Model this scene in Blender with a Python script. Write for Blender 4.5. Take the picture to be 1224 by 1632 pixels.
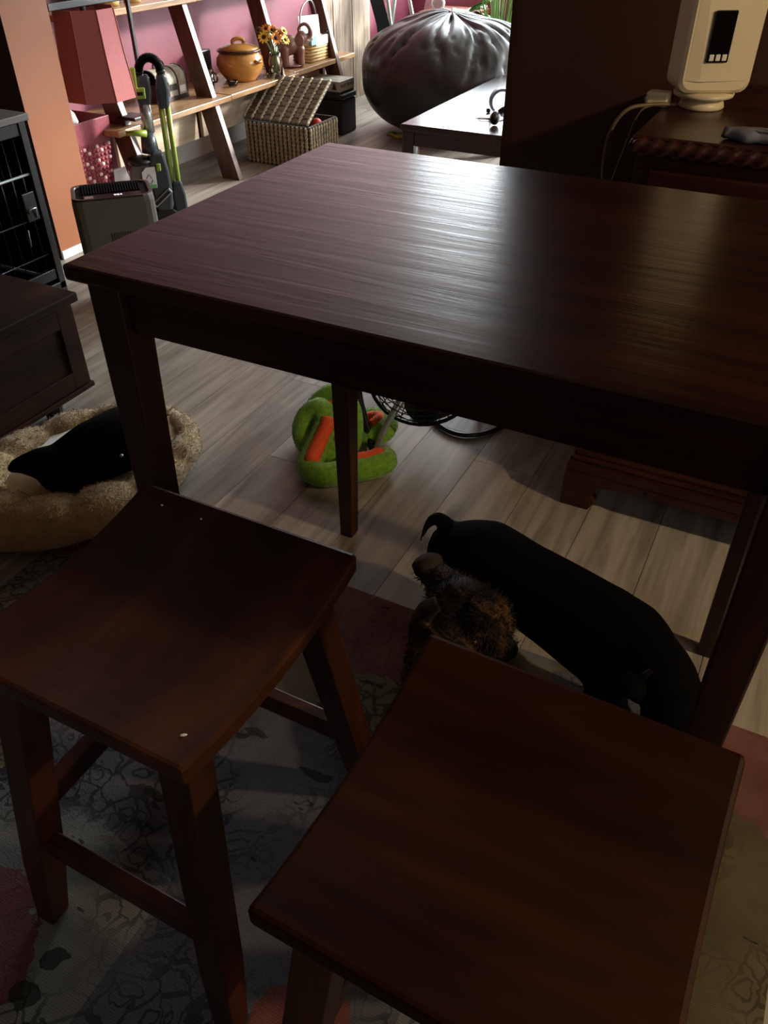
import bpy, bmesh, math, random
from mathutils import Vector, Matrix, noise
random.seed(7)
S = bpy.context.scene
for o in list(bpy.data.objects): bpy.data.objects.remove(o)
C = S.collection

# ------------------------------------------------------------------ camera
FPX, PITCH, ROLL, YAW, CAMH = 1273.24, .671207, -.003172, .476033, 1.3018
def camera():
    cy, sy, cp, sp = math.cos(YAW), math.sin(YAW), math.cos(PITCH), math.sin(PITCH)
    fw = Vector((-sy*cp, cy*cp, -sp)); rt = Vector((cy, sy, 0)); up = rt.cross(fw)
    r = rt*math.cos(ROLL)+up*math.sin(ROLL); u = -rt*math.sin(ROLL)+up*math.cos(ROLL)
    d = bpy.data.cameras.new('camera'); o = bpy.data.objects.new('camera', d); C.objects.link(o)
    d.sensor_fit = 'VERTICAL'; d.sensor_height = 36; d.lens = FPX*36/1632
    d.clip_start = .02
    m = Matrix((r, u, -fw)).transposed().to_4x4(); m.translation = Vector((0, 0, CAMH)); o.matrix_world = m
    S.camera = o
camera()
# ------------------------------------------------------------------ world, daylight and fill
W = bpy.data.worlds.new('world'); S.world = W; W.use_nodes = True
bg = W.node_tree.nodes['Background']; bg.inputs[0].default_value = (.75, .88, 1, 1); bg.inputs[1].default_value = 1.0
def area(name, loc, rot, sx, sy, power, col):
    l = bpy.data.lights.new(name, 'AREA'); l.shape = 'RECTANGLE'; l.size = sx; l.size_y = sy; l.energy = power; l.color = col
    o = bpy.data.objects.new(name, l); C.objects.link(o); o.location = loc; o.rotation_euler = rot
    return o
area('daylight_far_window', (-.91, 7.08, 1.52), (math.radians(-90), 0, 0), 4.55, 1.72, 470, (.86, .95, 1))
area('daylight_side_window', (2.3, 4.7, 1.55), (0, math.radians(90), 0), 1.3, 1.7, 60, (.88, .96, 1))
sun = bpy.data.lights.new('sun', 'SUN'); sun.energy = 7; sun.angle = math.radians(6); sun.color = (1, .95, .88)
area('fill_dining_right', (2.46, -.6, 1.55), (0, math.radians(90), 0), 1.05, 1.15, 13, (1, .9, .76))  # soft warm fill added on the right to lift stools, bed and table legs
so = bpy.data.objects.new('sun', sun); C.objects.link(so); so.rotation_euler = Vector((-1, -1.2, -.45)).to_track_quat('-Z', 'Y').to_euler()
V = S.view_settings
S.display_settings.display_device = 'sRGB'
V.view_transform = 'Standard'; V.look = 'None'; V.gamma = 1; V.use_curve_mapping = False; V.exposure = 0.0

# ------------------------------------------------------------------ materials
def lin(c):
    return tuple(((x/255)/12.92 if x/255 <= .04045 else ((x/255+.055)/1.055)**2.4) for x in c)+(1,)
MATS = {}
class N:
    def __init__(s, name):
        s.m = bpy.data.materials.new(name); s.m.use_nodes = True; s.t = s.m.node_tree; s.n = s.t.nodes; s.p = s.n['Principled BSDF']; MATS[name] = s.m
    def new(s, typ, **kw):
        n = s.n.new(typ)
        for k, v in kw.items():
            if k.startswith('i_'): n.inputs[k[2:].replace('_', ' ')].default_value = v
            else: setattr(n, k, v)
        return n
    def l(s, a, b): s.t.links.new(a, b)
    def coords(s, scale=(1, 1, 1), rot=(0, 0, 0), kind='Object', rand=False):
        tc = s.new('ShaderNodeTexCoord'); mp = s.new('ShaderNodeMapping'); mp.inputs['Scale'].default_value = scale; mp.inputs['Rotation'].default_value = rot
        out = tc.outputs[kind]
        if rand:
            oi = s.new('ShaderNodeObjectInfo'); va = s.new('ShaderNodeVectorMath', operation='MULTIPLY_ADD'); va.inputs[1].default_value = (1, 1, 1)
            cx = s.new('ShaderNodeCombineXYZ'); mu = s.new('ShaderNodeMath', operation='MULTIPLY'); mu.inputs[1].default_value = 37
            s.l(oi.outputs['Random'], mu.inputs[0]); s.l(mu.outputs[0], cx.inputs[0]); s.l(mu.outputs[0], cx.inputs[1]); s.l(out, va.inputs[0]); s.l(cx.outputs[0], va.inputs[2]); out = va.outputs[0]
        s.l(out, mp.inputs[0]); return mp.outputs[0]
    def noise(s, vec, scale, detail=4, rough=.55, dist=0):
        n = s.new('ShaderNodeTexNoise'); n.inputs['Scale'].default_value = scale; n.inputs['Detail'].default_value = detail; n.inputs['Roughness'].default_value = rough; n.inputs['Distortion'].default_value = dist
        s.l(vec, n.inputs['Vector']); return n.outputs['Fac']
    def ramp(s, fac, stops, interp='LINEAR'):
        r = s.new('ShaderNodeValToRGB'); e = r.color_ramp.elements; r.color_ramp.interpolation = interp
        e[0].position, e[0].color = stops[0][0], stops[0][1]; e[1].position, e[1].color = stops[-1][0], stops[-1][1]
        for p, c in stops[1:-1]: x = e.new(p); x.color = c
        s.l(fac, r.inputs[0]); return r.outputs[0]
    def mix(s, fac, a, b, mode='MIX'):
        m = s.new('ShaderNodeMix', data_type='RGBA', blend_type=mode)
        for v, k in ((fac, 0), (a, 6), (b, 7)):
            if hasattr(v, 'links'): s.l(v, m.inputs[k])
            else: m.inputs[k].default_value = v
        return m.outputs[2]
    def math(s, op, a, b=0):
        m = s.new('ShaderNodeMath', operation=op)
        for v, k in ((a, 0), (b, 1)):
            if hasattr(v, 'links'): s.l(v, m.inputs[k])
            else: m.inputs[k].default_value = v
        return m.outputs[0]
    def bump(s, h, strength=.3, dist=.01):
        b = s.new('ShaderNodeBump'); b.inputs['Strength'].default_value = strength; b.inputs['Distance'].default_value = dist; s.l(h, b.inputs['Height']); s.l(b.outputs[0], s.p.inputs['Normal'])
    def col(s, c):
        if hasattr(c, 'links'): s.l(c, s.p.inputs['Base Color'])
        else: s.p.inputs['Base Color'].default_value = c
    def done(s, rough=.5, metal=0, spec=.5, **kw):
        s.p.inputs['Roughness'].default_value = rough; s.p.inputs['Metallic'].default_value = metal; s.p.inputs['Specular IOR Level'].default_value = spec
        for k, v in kw.items(): s.p.inputs[k.replace('_', ' ')].default_value = v
        return s.m
def plain(name, c, rough=.5, metal=0, spec=.5, var=.12, scale=30, bump=.05, **kw):
    n = N(name); v = n.coords(); f = n.noise(v, scale); c = lin(c)
    lo = tuple(x*(1-var) for x in c[:3])+(1,); hi = tuple(min(1, x*(1+var)) for x in c[:3])+(1,)
    n.col(n.ramp(f, [(.3, lo), (.7, hi)])); n.bump(f, bump, .002); return n.done(rough, metal, spec, **kw)
def wood(name, dark, mid, light, axis='x', rough=.4, scale=3.0, stretch=14, bump=.15, spec=.5, rand=False, coat=0, fig=(.55, .5, .48, 1)):
    n = N(name); sc = {'x': (1, stretch, stretch), 'y': (stretch, 1, stretch), 'z': (stretch, stretch, 1)}[axis]
    v = n.coords(sc, rand=rand); f = n.noise(v, scale, 6, .6, .6)
    v2 = n.coords(tuple(1+(x-1)*.12 for x in sc), rand=rand); g = n.noise(v2, 2.2, 3)
    a = n.ramp(f, [(.3, lin(dark)), (.5, lin(mid)), (.72, lin(light))]); b = n.ramp(g, [(.35, fig), (.65, (1, 1, 1, 1))])
    n.col(n.mix(1.0, a, b, 'MULTIPLY')); n.bump(f, bump, .003); return n.done(rough, 0, spec, Coat_Weight=coat)

M_table = wood('table_wood', (30, 14, 9), (46, 22, 14), (62, 31, 19), 'x', .25, 2.0, 16, .3, .36)
M_tleg = wood('table_leg_wood', (34, 14, 9), (50, 21, 12), (68, 31, 16), 'z', .42, 2.5, 14, .1)
M_stool = wood('stool_wood', (40, 19, 8), (64, 31, 13), (96, 52, 25), 'y', .38, 1.6, 6, .05, .4, fig=(.32, .29, .27, 1))
M_stool2 = wood('stool_wood_crosswise', (38, 18, 8), (56, 27, 12), (74, 38, 18), 'x', .55, 1.6, 9, .05, .1, fig=(.5, .46, .44, 1))
M_sleg = wood('stool_leg_wood', (40, 18, 8), (66, 31, 13), (92, 48, 23), 'z', .4, 2, 10, .06)
M_cab = wood('cabinet_wood', (32, 19, 10), (50, 30, 17), (70, 44, 26), 'y', .6, 2, 9, .1, .15)
M_dres = wood('dresser_wood', (40, 17, 12), (60, 26, 17), (84, 38, 24), 'x', .32, 2, 10, .06)
M_pale = wood('pale_rail_wood', (176, 156, 128), (200, 182, 154), (216, 200, 174), 'y', .5, 2.5, 12, .05)
M_shelf = wood('shelf_oak', (140, 106, 70), (172, 136, 96), (202, 170, 130), 'y', .3, 2.5, 12, .08)
M_upr = wood('shelf_upright_wood', (74, 42, 28), (98, 60, 40), (122, 80, 54), 'z', .35, 2.5, 10, .06)
M_bench = wood('bench_wood', (36, 20, 17), (52, 30, 25), (66, 40, 33), 'y', .24, 2, 10, .03, .7)
M_weath = wood('weathered_wood', (120, 104, 88), (178, 160, 138), (214, 200, 180), 'z', .7, 2.5, 16, .3)
M_chest = wood('chest_wood', (92, 44, 26), (128, 66, 40), (150, 84, 54), 'x', .4, 2, 10, .05)
def floor_mat():
    n = N('laminate_plank'); v = n.coords((16, 1, 1), rand=True); f = n.noise(v, 1.6, 7, .62, .8)
    v2 = n.coords((5, .8, 1), rand=True); g = n.noise(v2, 2.0, 3, .5, .4)
    a = n.ramp(f, [(.25, lin((118, 113, 104))), (.48, lin((166, 160, 149))), (.75, lin((196, 190, 178)))])
    b = n.ramp(g, [(.3, (.62, .6, .58, 1)), (.55, (1, 1, 1, 1))])
    oi = n.new('ShaderNodeObjectInfo'); r = n.ramp(oi.outputs['Random'], [(0, (.78, .77, .75, 1)), (1, (1, 1, 1, 1))])
    n.col(n.mix(1.0, n.mix(1.0, a, b, 'MULTIPLY'), r, 'MULTIPLY')); n.bump(f, .08, .002); return n.done(.42, 0, .4)
M_floor = floor_mat()
M_sub = plain('subfloor', (40, 36, 32), .9)
M_orange = plain('terracotta_wall_paint', (138, 80, 40), .6, var=.03, scale=60, bump=.08)
M_brown = plain('dark_brown_wall_paint', (62, 34, 22), .6, var=.05, scale=60, bump=.08)
M_burg = plain('burgundy_wall_paint', (130, 62, 78), .5, var=.05, scale=60, bump=.08)
M_white = plain('white_trim_paint', (225, 222, 215), .45, var=.03)
M_ceil = plain('ceiling_paint', (190, 180, 168), .8, var=.03)
M_black = plain('black_plastic', (17, 17, 18), .35)
M_blackm = plain('black_metal', (14, 14, 15), .35, .3)
M_wire = plain('crate_wire', (30, 31, 34), .3, .6)
M_greyslab = plain('grey_crate_top', (88, 84, 82), .5)
M_chrome = plain('chrome', (200, 205, 210), .12, 1.0, var=.03)
M_brass = plain('aged_brass', (176, 140, 84), .35, .9)
M_purif = plain('purifier_grey_plastic', (88, 88, 80), .45, var=.03, scale=80)
M_glossblack = plain('gloss_black_panel', (10, 10, 11), .4, var=.02, spec=.2)
M_heater = plain('white_plastic_warm', (222, 210, 178), .38, var=.02)
M_leather = plain('black_vinyl', (24, 25, 26), .42, var=.2, scale=40, bump=.25, spec=.5)
M_red = plain('red_fabric_shade', (160, 88, 88), .75, var=.06, scale=90, bump=.15)
M_redw = plain('red_wicker', (138, 60, 72), .5, var=.25, scale=40, bump=.3)
M_redw2 = plain('pale_pink_wicker', (244, 212, 208), .45, var=.2, scale=40, bump=.3)
M_sea = plain('seagrass', (172, 162, 134), .65, var=.35, scale=60, bump=.5)
M_seap = plain('grey_seagrass', (112, 108, 94), .65, var=.45, scale=70, bump=.5)
M_sea2 = plain('dark_seagrass', (84, 79, 66), .65, var=.35, scale=60, bump=.5)
M_slate = plain('slate_plastic', (52, 60, 66), .35, var=.04)
M_green = plain('lime_green_metal', (146, 170, 70), .3, .2, var=.05)
M_silver = plain('silver_tube', (170, 176, 172), .3, .7, var=.05)
M_smoke = plain('smoky_clear_plastic', (92, 86, 86), .15, var=.04)
M_sticker = plain('white_sticker', (226, 236, 232), .4, var=.02)
M_stickg = plain('green_sticker', (110, 180, 110), .4, var=.02)
M_trunk = plain('cream_print_trunk', (176, 168, 148), .5, var=.35, scale=28)
M_trunkd = plain('dark_trunk_trim', (44, 38, 34), .4)
M_honey = plain('honey_glaze_stoneware', (176, 124, 62), .18, var=.22, scale=9, bump=.03, spec=.6)
M_honeyd = plain('dark_brown_glaze', (56, 34, 20), .2)
M_petal = plain('orange_petal', (232, 140, 34), .5, var=.2)
M_petaly = plain('yellow_petal', (240, 200, 70), .5, var=.15)
M_seed = plain('flower_centre', (50, 28, 14), .8)
M_leaf = plain('leaf_green', (86, 134, 58), .4, var=.25, scale=12)
M_leafd = plain('dried_leaf', (110, 84, 48), .6, var=.25)
M_ele = plain('carved_brown_stone', (128, 92, 78), .35, var=.2, scale=20, bump=.2)
M_card = plain('white_card', (236, 236, 232), .6, var=.01)
M_wick = plain('tan_wicker', (190, 158, 104), .55, var=.3, scale=50, bump=.4)
M_teal = plain('teal_grey_label', (120, 160, 164), .5)
M_cube = plain('black_woven_ottoman', (22, 20, 20), .6, var=.3, scale=50, bump=.4)
M_game = plain('game_box_grey', (164, 160, 148), .4, var=.3, scale=14)
M_gamed = plain('game_box_print', (42, 38, 36), .5)
M_ball = plain('red_rubber', (206, 62, 46), .4)
M_yellow = plain('yellow_cloth', (196, 190, 90), .8)
M_cable = plain('beige_cable', (110, 92, 66), .5)
M_cloth = plain('blue_grey_cloth', (112, 116, 128), .85, bump=.3)
M_cream = plain('cream_paper', (214, 200, 160), .7)
M_snake = plain('lime_plush', (122, 176, 48), .95, var=.25, scale=80, bump=.6, Sheen_Weight=.4)
M_belly = plain('orange_plush', (236, 92, 44), .9, var=.15, scale=60, bump=.5)
M_plush = plain('tan_plush', (170, 142, 96), .95, var=.22, scale=24, bump=.6, Sheen_Weight=.4)
M_plushl = plain('cream_plush', (168, 146, 106), .95, var=.2, scale=30, bump=.6, Sheen_Weight=.4)
M_bedgrey = plain('grey_bed_base', (66, 60, 52), .9)
M_bfur = plain('black_fur', (6, 6, 6), .85, var=.35, scale=60, bump=.25, spec=.06)
M_screen = plain('dark_glass', (8, 9, 10), .08)
M_pinkb = plain('mauve_board', (176, 150, 156), .6)
M_web = plain('black_webbing', (16, 16, 17), .9, spec=.1)
M_pot = plain('terracotta_pot', (150, 86, 56), .6)
M_blue = plain('blue_grey_plastic', (96, 112, 140), .3)
M_brick = plain('magenta_cloth', (140, 60, 80), .8)
def brindle():
    n = N('brindle_fur'); v = n.coords((3, 9, 5), (.3, .5, .6)); f = n.noise(v, 4.2, 6, .65, 1.2); v2 = n.coords(); g = n.noise(v2, 9, 3)
    a = n.ramp(f, [(.42, lin((10, 8, 8))), (.54, lin((40, 27, 17))), (.66, lin((120, 86, 48))), (.78, lin((200, 158, 100)))])
    b = n.ramp(g, [(.4, (.25, .22, .2, 1)), (.6, (1, 1, 1, 1))])
    n.col(n.mix(1.0, a, b, 'MULTIPLY')); n.bump(f, .5, .006); return n.done(.7, 0, .3)
M_brin = brindle()
M_brine = plain('brown_ear_fur', (40, 28, 18), .75, var=.3, scale=40, bump=.3)
ROSES = [(-.80, .20, .09, lin((112, 58, 74)), .8), (-.86, .27, .05, lin((140, 84, 90)), .8), (-.70, .24, .028, lin((34, 52, 44)), .8), (-.69, .19, .022, lin((34, 52, 44)), .8), (-.30, .30, .09, lin((150, 74, 66)), .7), (.16, .55, .05, lin((150, 84, 72)), .4)]
def rug_mat():
    n = N('vintage_patchwork_rug'); v = n.coords(); sx = n.new('ShaderNodeSeparateXYZ'); n.l(v, sx.inputs[0]); X, Y = sx.outputs[0], sx.outputs[1]
    w = n.noise(v, 7, 4); wob = n.math('MULTIPLY', n.math('SUBTRACT', w, .5), .16)
    cx = n.math('FLOOR', n.math('DIVIDE', n.math('ADD', X, 3.13), .42)); cyv = n.math('FLOOR', n.math('DIVIDE', n.math('ADD', n.math('ADD', Y, 3.17), wob), .36))
    cb = n.new('ShaderNodeCombineXYZ'); n.l(cx, cb.inputs[0]); n.l(cyv, cb.inputs[1])
    wn = n.new('ShaderNodeTexWhiteNoise', noise_dimensions='2D'); n.l(cb.outputs[0], wn.inputs['Vector'])
    pal = n.ramp(wn.outputs['Value'], [(0, lin((126, 132, 138))), (.22, lin((150, 138, 114))), (.42, lin((112, 114, 122))), (.62, lin((142, 136, 106))), (.82, lin((138, 144, 142)))], 'CONSTANT')
    # pink far band, olive band beside it
    band = n.math('GREATER_THAN', n.math('ADD', Y, wob), .955); pink = n.ramp(w, [(.3, lin((124, 84, 80))), (.7, lin((158, 116, 108)))])
    mid = n.math('MULTIPLY', n.math('GREATER_THAN', X, -.38), n.math('LESS_THAN', X, .02)); band = n.math('SUBTRACT', band, n.math('MULTIPLY', band, mid))
    olive = n.math('MULTIPLY', n.math('GREATER_THAN', X, .02), n.math('LESS_THAN', Y, .97)); pal = n.mix(olive, pal, lin((114, 106, 80)))
    pal = n.mix(band, pal, pink)
    # flower blobs: dark voronoi outlines, faded in patches
    vd = n.coords(); va = n.new('ShaderNodeVectorMath', operation='MULTIPLY_ADD'); va.inputs[1].default_value = (1, 1, 1)
    n.l(vd, va.inputs[0]); cbx = n.new('ShaderNodeCombineXYZ'); n.l(wob, cbx.inputs[0]); n.l(wob, cbx.inputs[1]); n.l(cbx.outputs[0], va.inputs[2])
    vo = n.new('ShaderNodeTexVoronoi', feature='DISTANCE_TO_EDGE'); vo.inputs['Scale'].default_value = 21; n.l(va.outputs[0], vo.inputs['Vector'])
    vf = n.new('ShaderNodeTexVoronoi', feature='F1'); vf.inputs['Scale'].default_value = 21; n.l(va.outputs[0], vf.inputs['Vector'])
    ring = n.math('LESS_THAN', n.math('ABSOLUTE', n.math('SUBTRACT', n.math('ADD', vf.outputs['Distance'], n.math('MULTIPLY', wob, 1.2)), .3)), .035)
    edge = n.math('MAXIMUM', n.math('LESS_THAN', vo.outputs['Distance'], .06), ring); m = n.ramp(n.noise(v, 3.1, 2), [(.44, (0, 0, 0, 1)), (.56, (1, 1, 1, 1))])
    edge = n.math('MULTIPLY', n.math('MULTIPLY', edge, m), n.math('SUBTRACT', .62, n.math('MULTIPLY', band, .42)))
    pal = n.mix(edge, pal, lin((34, 36, 40)))
    def spot(cx_, cy_, r, colour, k):
        dx = n.math('SUBTRACT', X, cx_); dy = n.math('SUBTRACT', Y, cy_); d = n.math('SQRT', n.math('ADD', n.math('MULTIPLY', dx, dx), n.math('MULTIPLY', dy, dy)))
        f = n.math('LESS_THAN', n.math('ADD', d, n.math('MULTIPLY', wob, .9)), r); return n.mix(n.math('MULTIPLY', f, k), pal, colour)
    for a in ROSES: pal = spot(*a)
    # magenta roses and dark leaves
    lf = n.math('GREATER_THAN', n.noise(n.coords((1, 2.4, 1), (0, 0, 1.1)), 8, 3), .66); pal = n.mix(n.math('MULTIPLY', lf, .7), pal, lin((36, 44, 40)))
    # worn weave lines
    wv = n.new('ShaderNodeTexWave', wave_type='BANDS', bands_direction='Y'); wv.inputs['Scale'].default_value = 85; wv.inputs['Distortion'].default_value = 2.5; n.l(v, wv.inputs['Vector'])
    worn = n.ramp(n.noise(v, 5, 5), [(.35, (.55, .55, .55, 1)), (.7, (1.0, 1.0, 1.0, 1))]); wl = n.ramp(wv.outputs['Fac'], [(0, (.72, .72, .72, 1)), (1, (1, 1, 1, 1))])
    n.col(n.mix(1.0, n.mix(1.0, pal, worn, 'MULTIPLY'), wl, 'MULTIPLY')); fine = n.noise(v, 220, 2); n.bump(fine, .4, .003); return n.done(.95, 0, .1)
M_rug = rug_mat()
def pane_mat():
    n = N('window_glass'); out = n.n['Material Output']; tr = n.new('ShaderNodeBsdfTransparent'); gl = n.new('ShaderNodeBsdfGlossy'); gl.inputs['Roughness'].default_value = .02
    mx = n.new('ShaderNodeMixShader'); mx.inputs[0].default_value = .06; n.l(tr.outputs[0], mx.inputs[1]); n.l(gl.outputs[0], mx.inputs[2]); n.l(mx.outputs[0], out.inputs[0]); return n.m
M_pane = pane_mat()
def jar_mat():
    n = N('clear_jar_glass'); n.col((.95, .93, .88, 1)); return n.done(.03, 0, .5, Transmission_Weight=1.0)
M_jar = jar_mat()
def emit(name, c, s):
    n = N(name); n.p.inputs['Emission Color'].default_value = c; n.p.inputs['Emission Strength'].default_value = s; n.col(c); return n.done(.5)
M_bulb = emit('lit_diffuser', (1, .72, .42, 1), 1.5)
M_led = emit('display_digits', (.9, .95, 1, 1), 1.0)

# ------------------------------------------------------------------ mesh helpers
def box(bm, x0, x1, y0, y1, z0, z1, M=None):
    co = [(x0, y0, z0), (x1, y0, z0), (x1, y1, z0), (x0, y1, z0), (x0, y0, z1), (x1, y0, z1), (x1, y1, z1), (x0, y1, z1)]
    vs = [bm.verts.new(M @ Vector(c) if M else c) for c in co]
    for f in ((0, 3, 2, 1), (4, 5, 6, 7), (0, 1, 5, 4), (1, 2, 6, 5), (2, 3, 7, 6), (3, 0, 4, 7)): bm.faces.new([vs[i] for i in f])
def hexa(bm, b, t):   # bottom 4 points, top 4 points (ccw)
    vs = [bm.verts.new(c) for c in list(b)+list(t)]
    for f in ((0, 3, 2, 1), (4, 5, 6, 7), (0, 1, 5, 4), (1, 2, 6, 5), (2, 3, 7, 6), (3, 0, 4, 7)): bm.faces.new([vs[i] for i in f])
def loft(bm, rings, caps=True, closed=False):
    R = [[bm.verts.new(c) for c in r] for r in rings]; n = len(R[0])
    for a, b in list(zip(R, R[1:]))+([(R[-1], R[0])] if closed else []):
        for i in range(n): bm.faces.new((a[i], a[(i+1) % n], b[(i+1) % n], b[i]))
    if caps and not closed: bm.faces.new(R[0][::-1]); bm.faces.new(R[-1])
def tube(bm, pts, r, seg=8, closed=False, flat=1.0, up=None):
    P = [Vector(p) for p in pts]; n = len(P); rr = r if isinstance(r, (list, tuple)) else [r]*n
    rings = []; prev = None
    for i in range(n):
        t = (P[(i+1) % n]-P[i-1]) if closed else (P[min(i+1, n-1)]-P[max(i-1, 0)])
        t.normalize()
        if prev is None: a = (Vector(up) if up else (Vector((0, 0, 1)) if abs(t.z) < .9 else Vector((1, 0, 0))))
        else: a = prev
        a = (a-t*a.dot(t)).normalized(); b = t.cross(a); prev = a
        rings.append([P[i]+(a*math.cos(2*math.pi*k/seg)*flat+b*math.sin(2*math.pi*k/seg))*rr[i] for k in range(seg)])
    loft(bm, rings, True, closed)
def lathe(bm, prof, c=(0, 0, 0), seg=24, M=None, caps=True):
    rings = []
    for r, z in prof:
        ring = [Vector((r*math.cos(2*math.pi*k/seg), r*math.sin(2*math.pi*k/seg), z)) for k in range(seg)]
        rings.append([(M @ v if M else v)+Vector(c) for v in ring])
    loft(bm, rings, caps)
def ell(bm, c, rad, rot=(0, 0, 0), seg=16):
    from mathutils import Euler
    R = Euler(rot).to_matrix(); rings = []; h = seg//2
    for j in range(1, h):
        a = math.pi*j/h; rings.append([R @ Vector((rad[0]*math.sin(a)*math.cos(2*math.pi*k/seg), rad[1]*math.sin(a)*math.sin(2*math.pi*k/seg), -rad[2]*math.cos(a)))+Vector(c) for k in range(seg)])
    loft(bm, rings, False)
    bm.verts.ensure_lookup_table(); n = len(bm.verts); bot = bm.verts.new(R @ Vector((0, 0, -rad[2]))+Vector(c)); top = bm.verts.new(R @ Vector((0, 0, rad[2]))+Vector(c)); bm.verts.ensure_lookup_table()
    s0 = n-seg*(h-1)
    for k in range(seg):
        bm.faces.new((bm.verts[s0+(k+1) % seg], bm.verts[s0+k], bot)); bm.faces.new((bm.verts[n-seg+k], bm.verts[n-seg+(k+1) % seg], top))
def spline(pts, per=6, closed=False):
    P = [Vector(p) for p in pts]; n = len(P); out = []
    for i in range(n if closed else n-1):
        g = lambda k: P[k % n] if closed else P[max(0, min(n-1, k))]
        a, b, c, d = g(i-1), g(i), g(i+1), g(i+2)
        for k in range(per):
            t = k/per; out.append(.5*((2*b)+(c-a)*t+(2*a-5*b+4*c-d)*t*t+(3*b-a-3*c+d)*t**3))
    if not closed: out.append(P[-1])
    return out
LOC = {}
def wloc(o): return LOC.get(o.name, Vector((0, 0, 0))) if o else Vector((0, 0, 0))
def thing(name, loc, label, cat, group=None):
    o = bpy.data.objects.new(name, None); C.objects.link(o); o.location = loc; o.empty_display_size = .05; LOC[o.name] = Vector(loc)
    o['label'] = label; o['category'] = cat
    if group: o['group'] = group
    return o
def obj(name, bm, mat, parent=None, smooth=False, bev=0, label=None, kind=None, rot=None, loc=None):
    """world-space bmesh -> one mesh object; origin at loc / the parent's base"""
    base = wloc(parent); org = Vector(loc) if loc is not None else base
    for v in bm.verts: v.co -= org
    bmesh.ops.recalc_face_normals(bm, faces=bm.faces[:])
    me = bpy.data.meshes.new(name); bm.to_mesh(me); bm.free(); me.materials.append(mat)
    if smooth:
        for p in me.polygons: p.use_smooth = True
    o = bpy.data.objects.new(name, me); C.objects.link(o)
    if parent: o.parent = parent
    o.location = org-base; LOC[o.name] = org
    if bev:
        m = o.modifiers.new('bevel', 'BEVEL'); m.width = bev; m.segments = 2; m.limit_method = 'ANGLE'; m.angle_limit = math.radians(40)
    if label: o['label'] = label
    if kind: o['kind'] = kind
    return o
def B(): return bmesh.new()
def bx(name, x0, x1, y0, y1, z0, z1, mat, parent=None, bev=.003, M=None, **kw):
    bm = B(); box(bm, x0, x1, y0, y1, z0, z1, M); return obj(name, bm, mat, parent, bev=bev, **kw)
def tag(o, label, cat, group=None):
    o['label'] = label; o['category'] = cat
    if group: o['group'] = group
    return o
def rotz(c, a): c = Vector(c); return Matrix.Translation(c) @ Matrix.Rotation(a, 4, 'Z') @ Matrix.Translation(-c)
def text(name, body, size, M, mat, parent, depth=.0004):
    cu = bpy.data.curves.new(name, 'FONT'); cu.body = body; cu.size = size; cu.align_x = 'CENTER'; cu.align_y = 'CENTER'; cu.extrude = depth; cu.resolution_u = 3
    t = bpy.data.objects.new(name, cu); C.objects.link(t); bpy.context.view_layer.update()
    me = bpy.data.meshes.new_from_object(t.evaluated_get(bpy.context.evaluated_depsgraph_get())); bpy.data.objects.remove(t); bpy.data.curves.remove(cu)
    me.transform(M); me.transform(Matrix.Translation(-wloc(parent))); me.materials.clear(); me.materials.append(mat)
    o = bpy.data.objects.new(name, me); C.objects.link(o); o.parent = parent; LOC[o.name] = wloc(parent); return o
def frame(o, ex, ey):   # matrix from local xy plane to world
    ex, ey = Vector(ex).normalized(), Vector(ey).normalized(); ez = ex.cross(ey)
    m = Matrix((ex, ey, ez)).transposed().to_4x4(); m.translation = Vector(o); return m
def fuzz(bm_src, n, length, w):
    """short fibres on a surface, as one bmesh of thin triangles"""
    fs = [f for f in bm_src.faces]; ar = [f.calc_area() for f in fs]; out = B()
    bmesh.ops.recalc_face_normals(bm_src, faces=bm_src.faces[:]); bm_src.normal_update()
    for f in random.choices(fs, ar, k=n):
        if f.calc_center_median().z < .02: continue
        vs = [v.co for v in f.verts]; a, b = sorted((random.random(), random.random())); k = random.randrange(len(vs)-2)
        p = vs[0]*a+vs[k+1]*(b-a)+vs[k+2]*(1-b); tg = f.normal.orthogonal().normalized(); tg.rotate(Matrix.Rotation(random.random()*6.28, 3, f.normal)); d = (f.normal*.5+tg).normalized(); s = f.normal.cross(d).normalized()
        q = [out.verts.new(p-s*w), out.verts.new(p+s*w), out.verts.new(p+d*length*random.uniform(.6, 1.2))]; out.faces.new(q)
    return out

# ------------------------------------------------------------------ the rooms
def struct(o): o['kind'] = 'structure'; return o
fl = struct(bx('floor', -4.1, 2.3, -1.6, 7.0, -.06, -.012, M_sub, bev=0))
pw, pl = .178, 1.22
bm = B(); box(bm, 0, pw-.0015, 0, pl-.0015, -.012, 0); bmesh.ops.bevel(bm, geom=[e for e in bm.edges if all(v.co.z > -.001 for v in e.verts)], offset=.001, segments=1)
plank_me = bpy.data.meshes.new('plank'); bm.to_mesh(plank_me); bm.free(); plank_me.materials.append(M_floor)
x = -3.3
while x < 2.2:
    y = -1.6-random.random()*pl
    while y < 6.9:
        y0 = max(y, -1.6)
        # planks in view of this place or a step aside
        keep = (y+pl > -.2 and x < 1.2 and y < 6.9 and not (x > -.6 and y > 2.5))
        if keep:
            o = bpy.data.objects.new('plank', plank_me); C.objects.link(o); o.parent = fl; o.location = (x, y, 0)
        y += pl
    x += pw
def wall(name, mat, *boxes):
    bm = B()
    for b in boxes: box(bm, *b)
    o = struct(obj(name, bm, mat))
    if mat is M_orange:        # the dining side of these walls is painted dark brown
        o.data.materials.append(M_brown)
        for p in o.data.polygons:
            if p.normal.y < -.5 or o.name in ('wall_dining_left', 'wall_front', 'wall_dining_right'): p.material_index = 1
    return o
H = 2.5
wall('wall_partition_left', M_orange, (-4.1, -2.81, 2.40, 2.63, 0, H))
wall('wall_partition_right', M_orange, (-.845, 2.3, 2.40, 2.63, 0, H))
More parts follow.
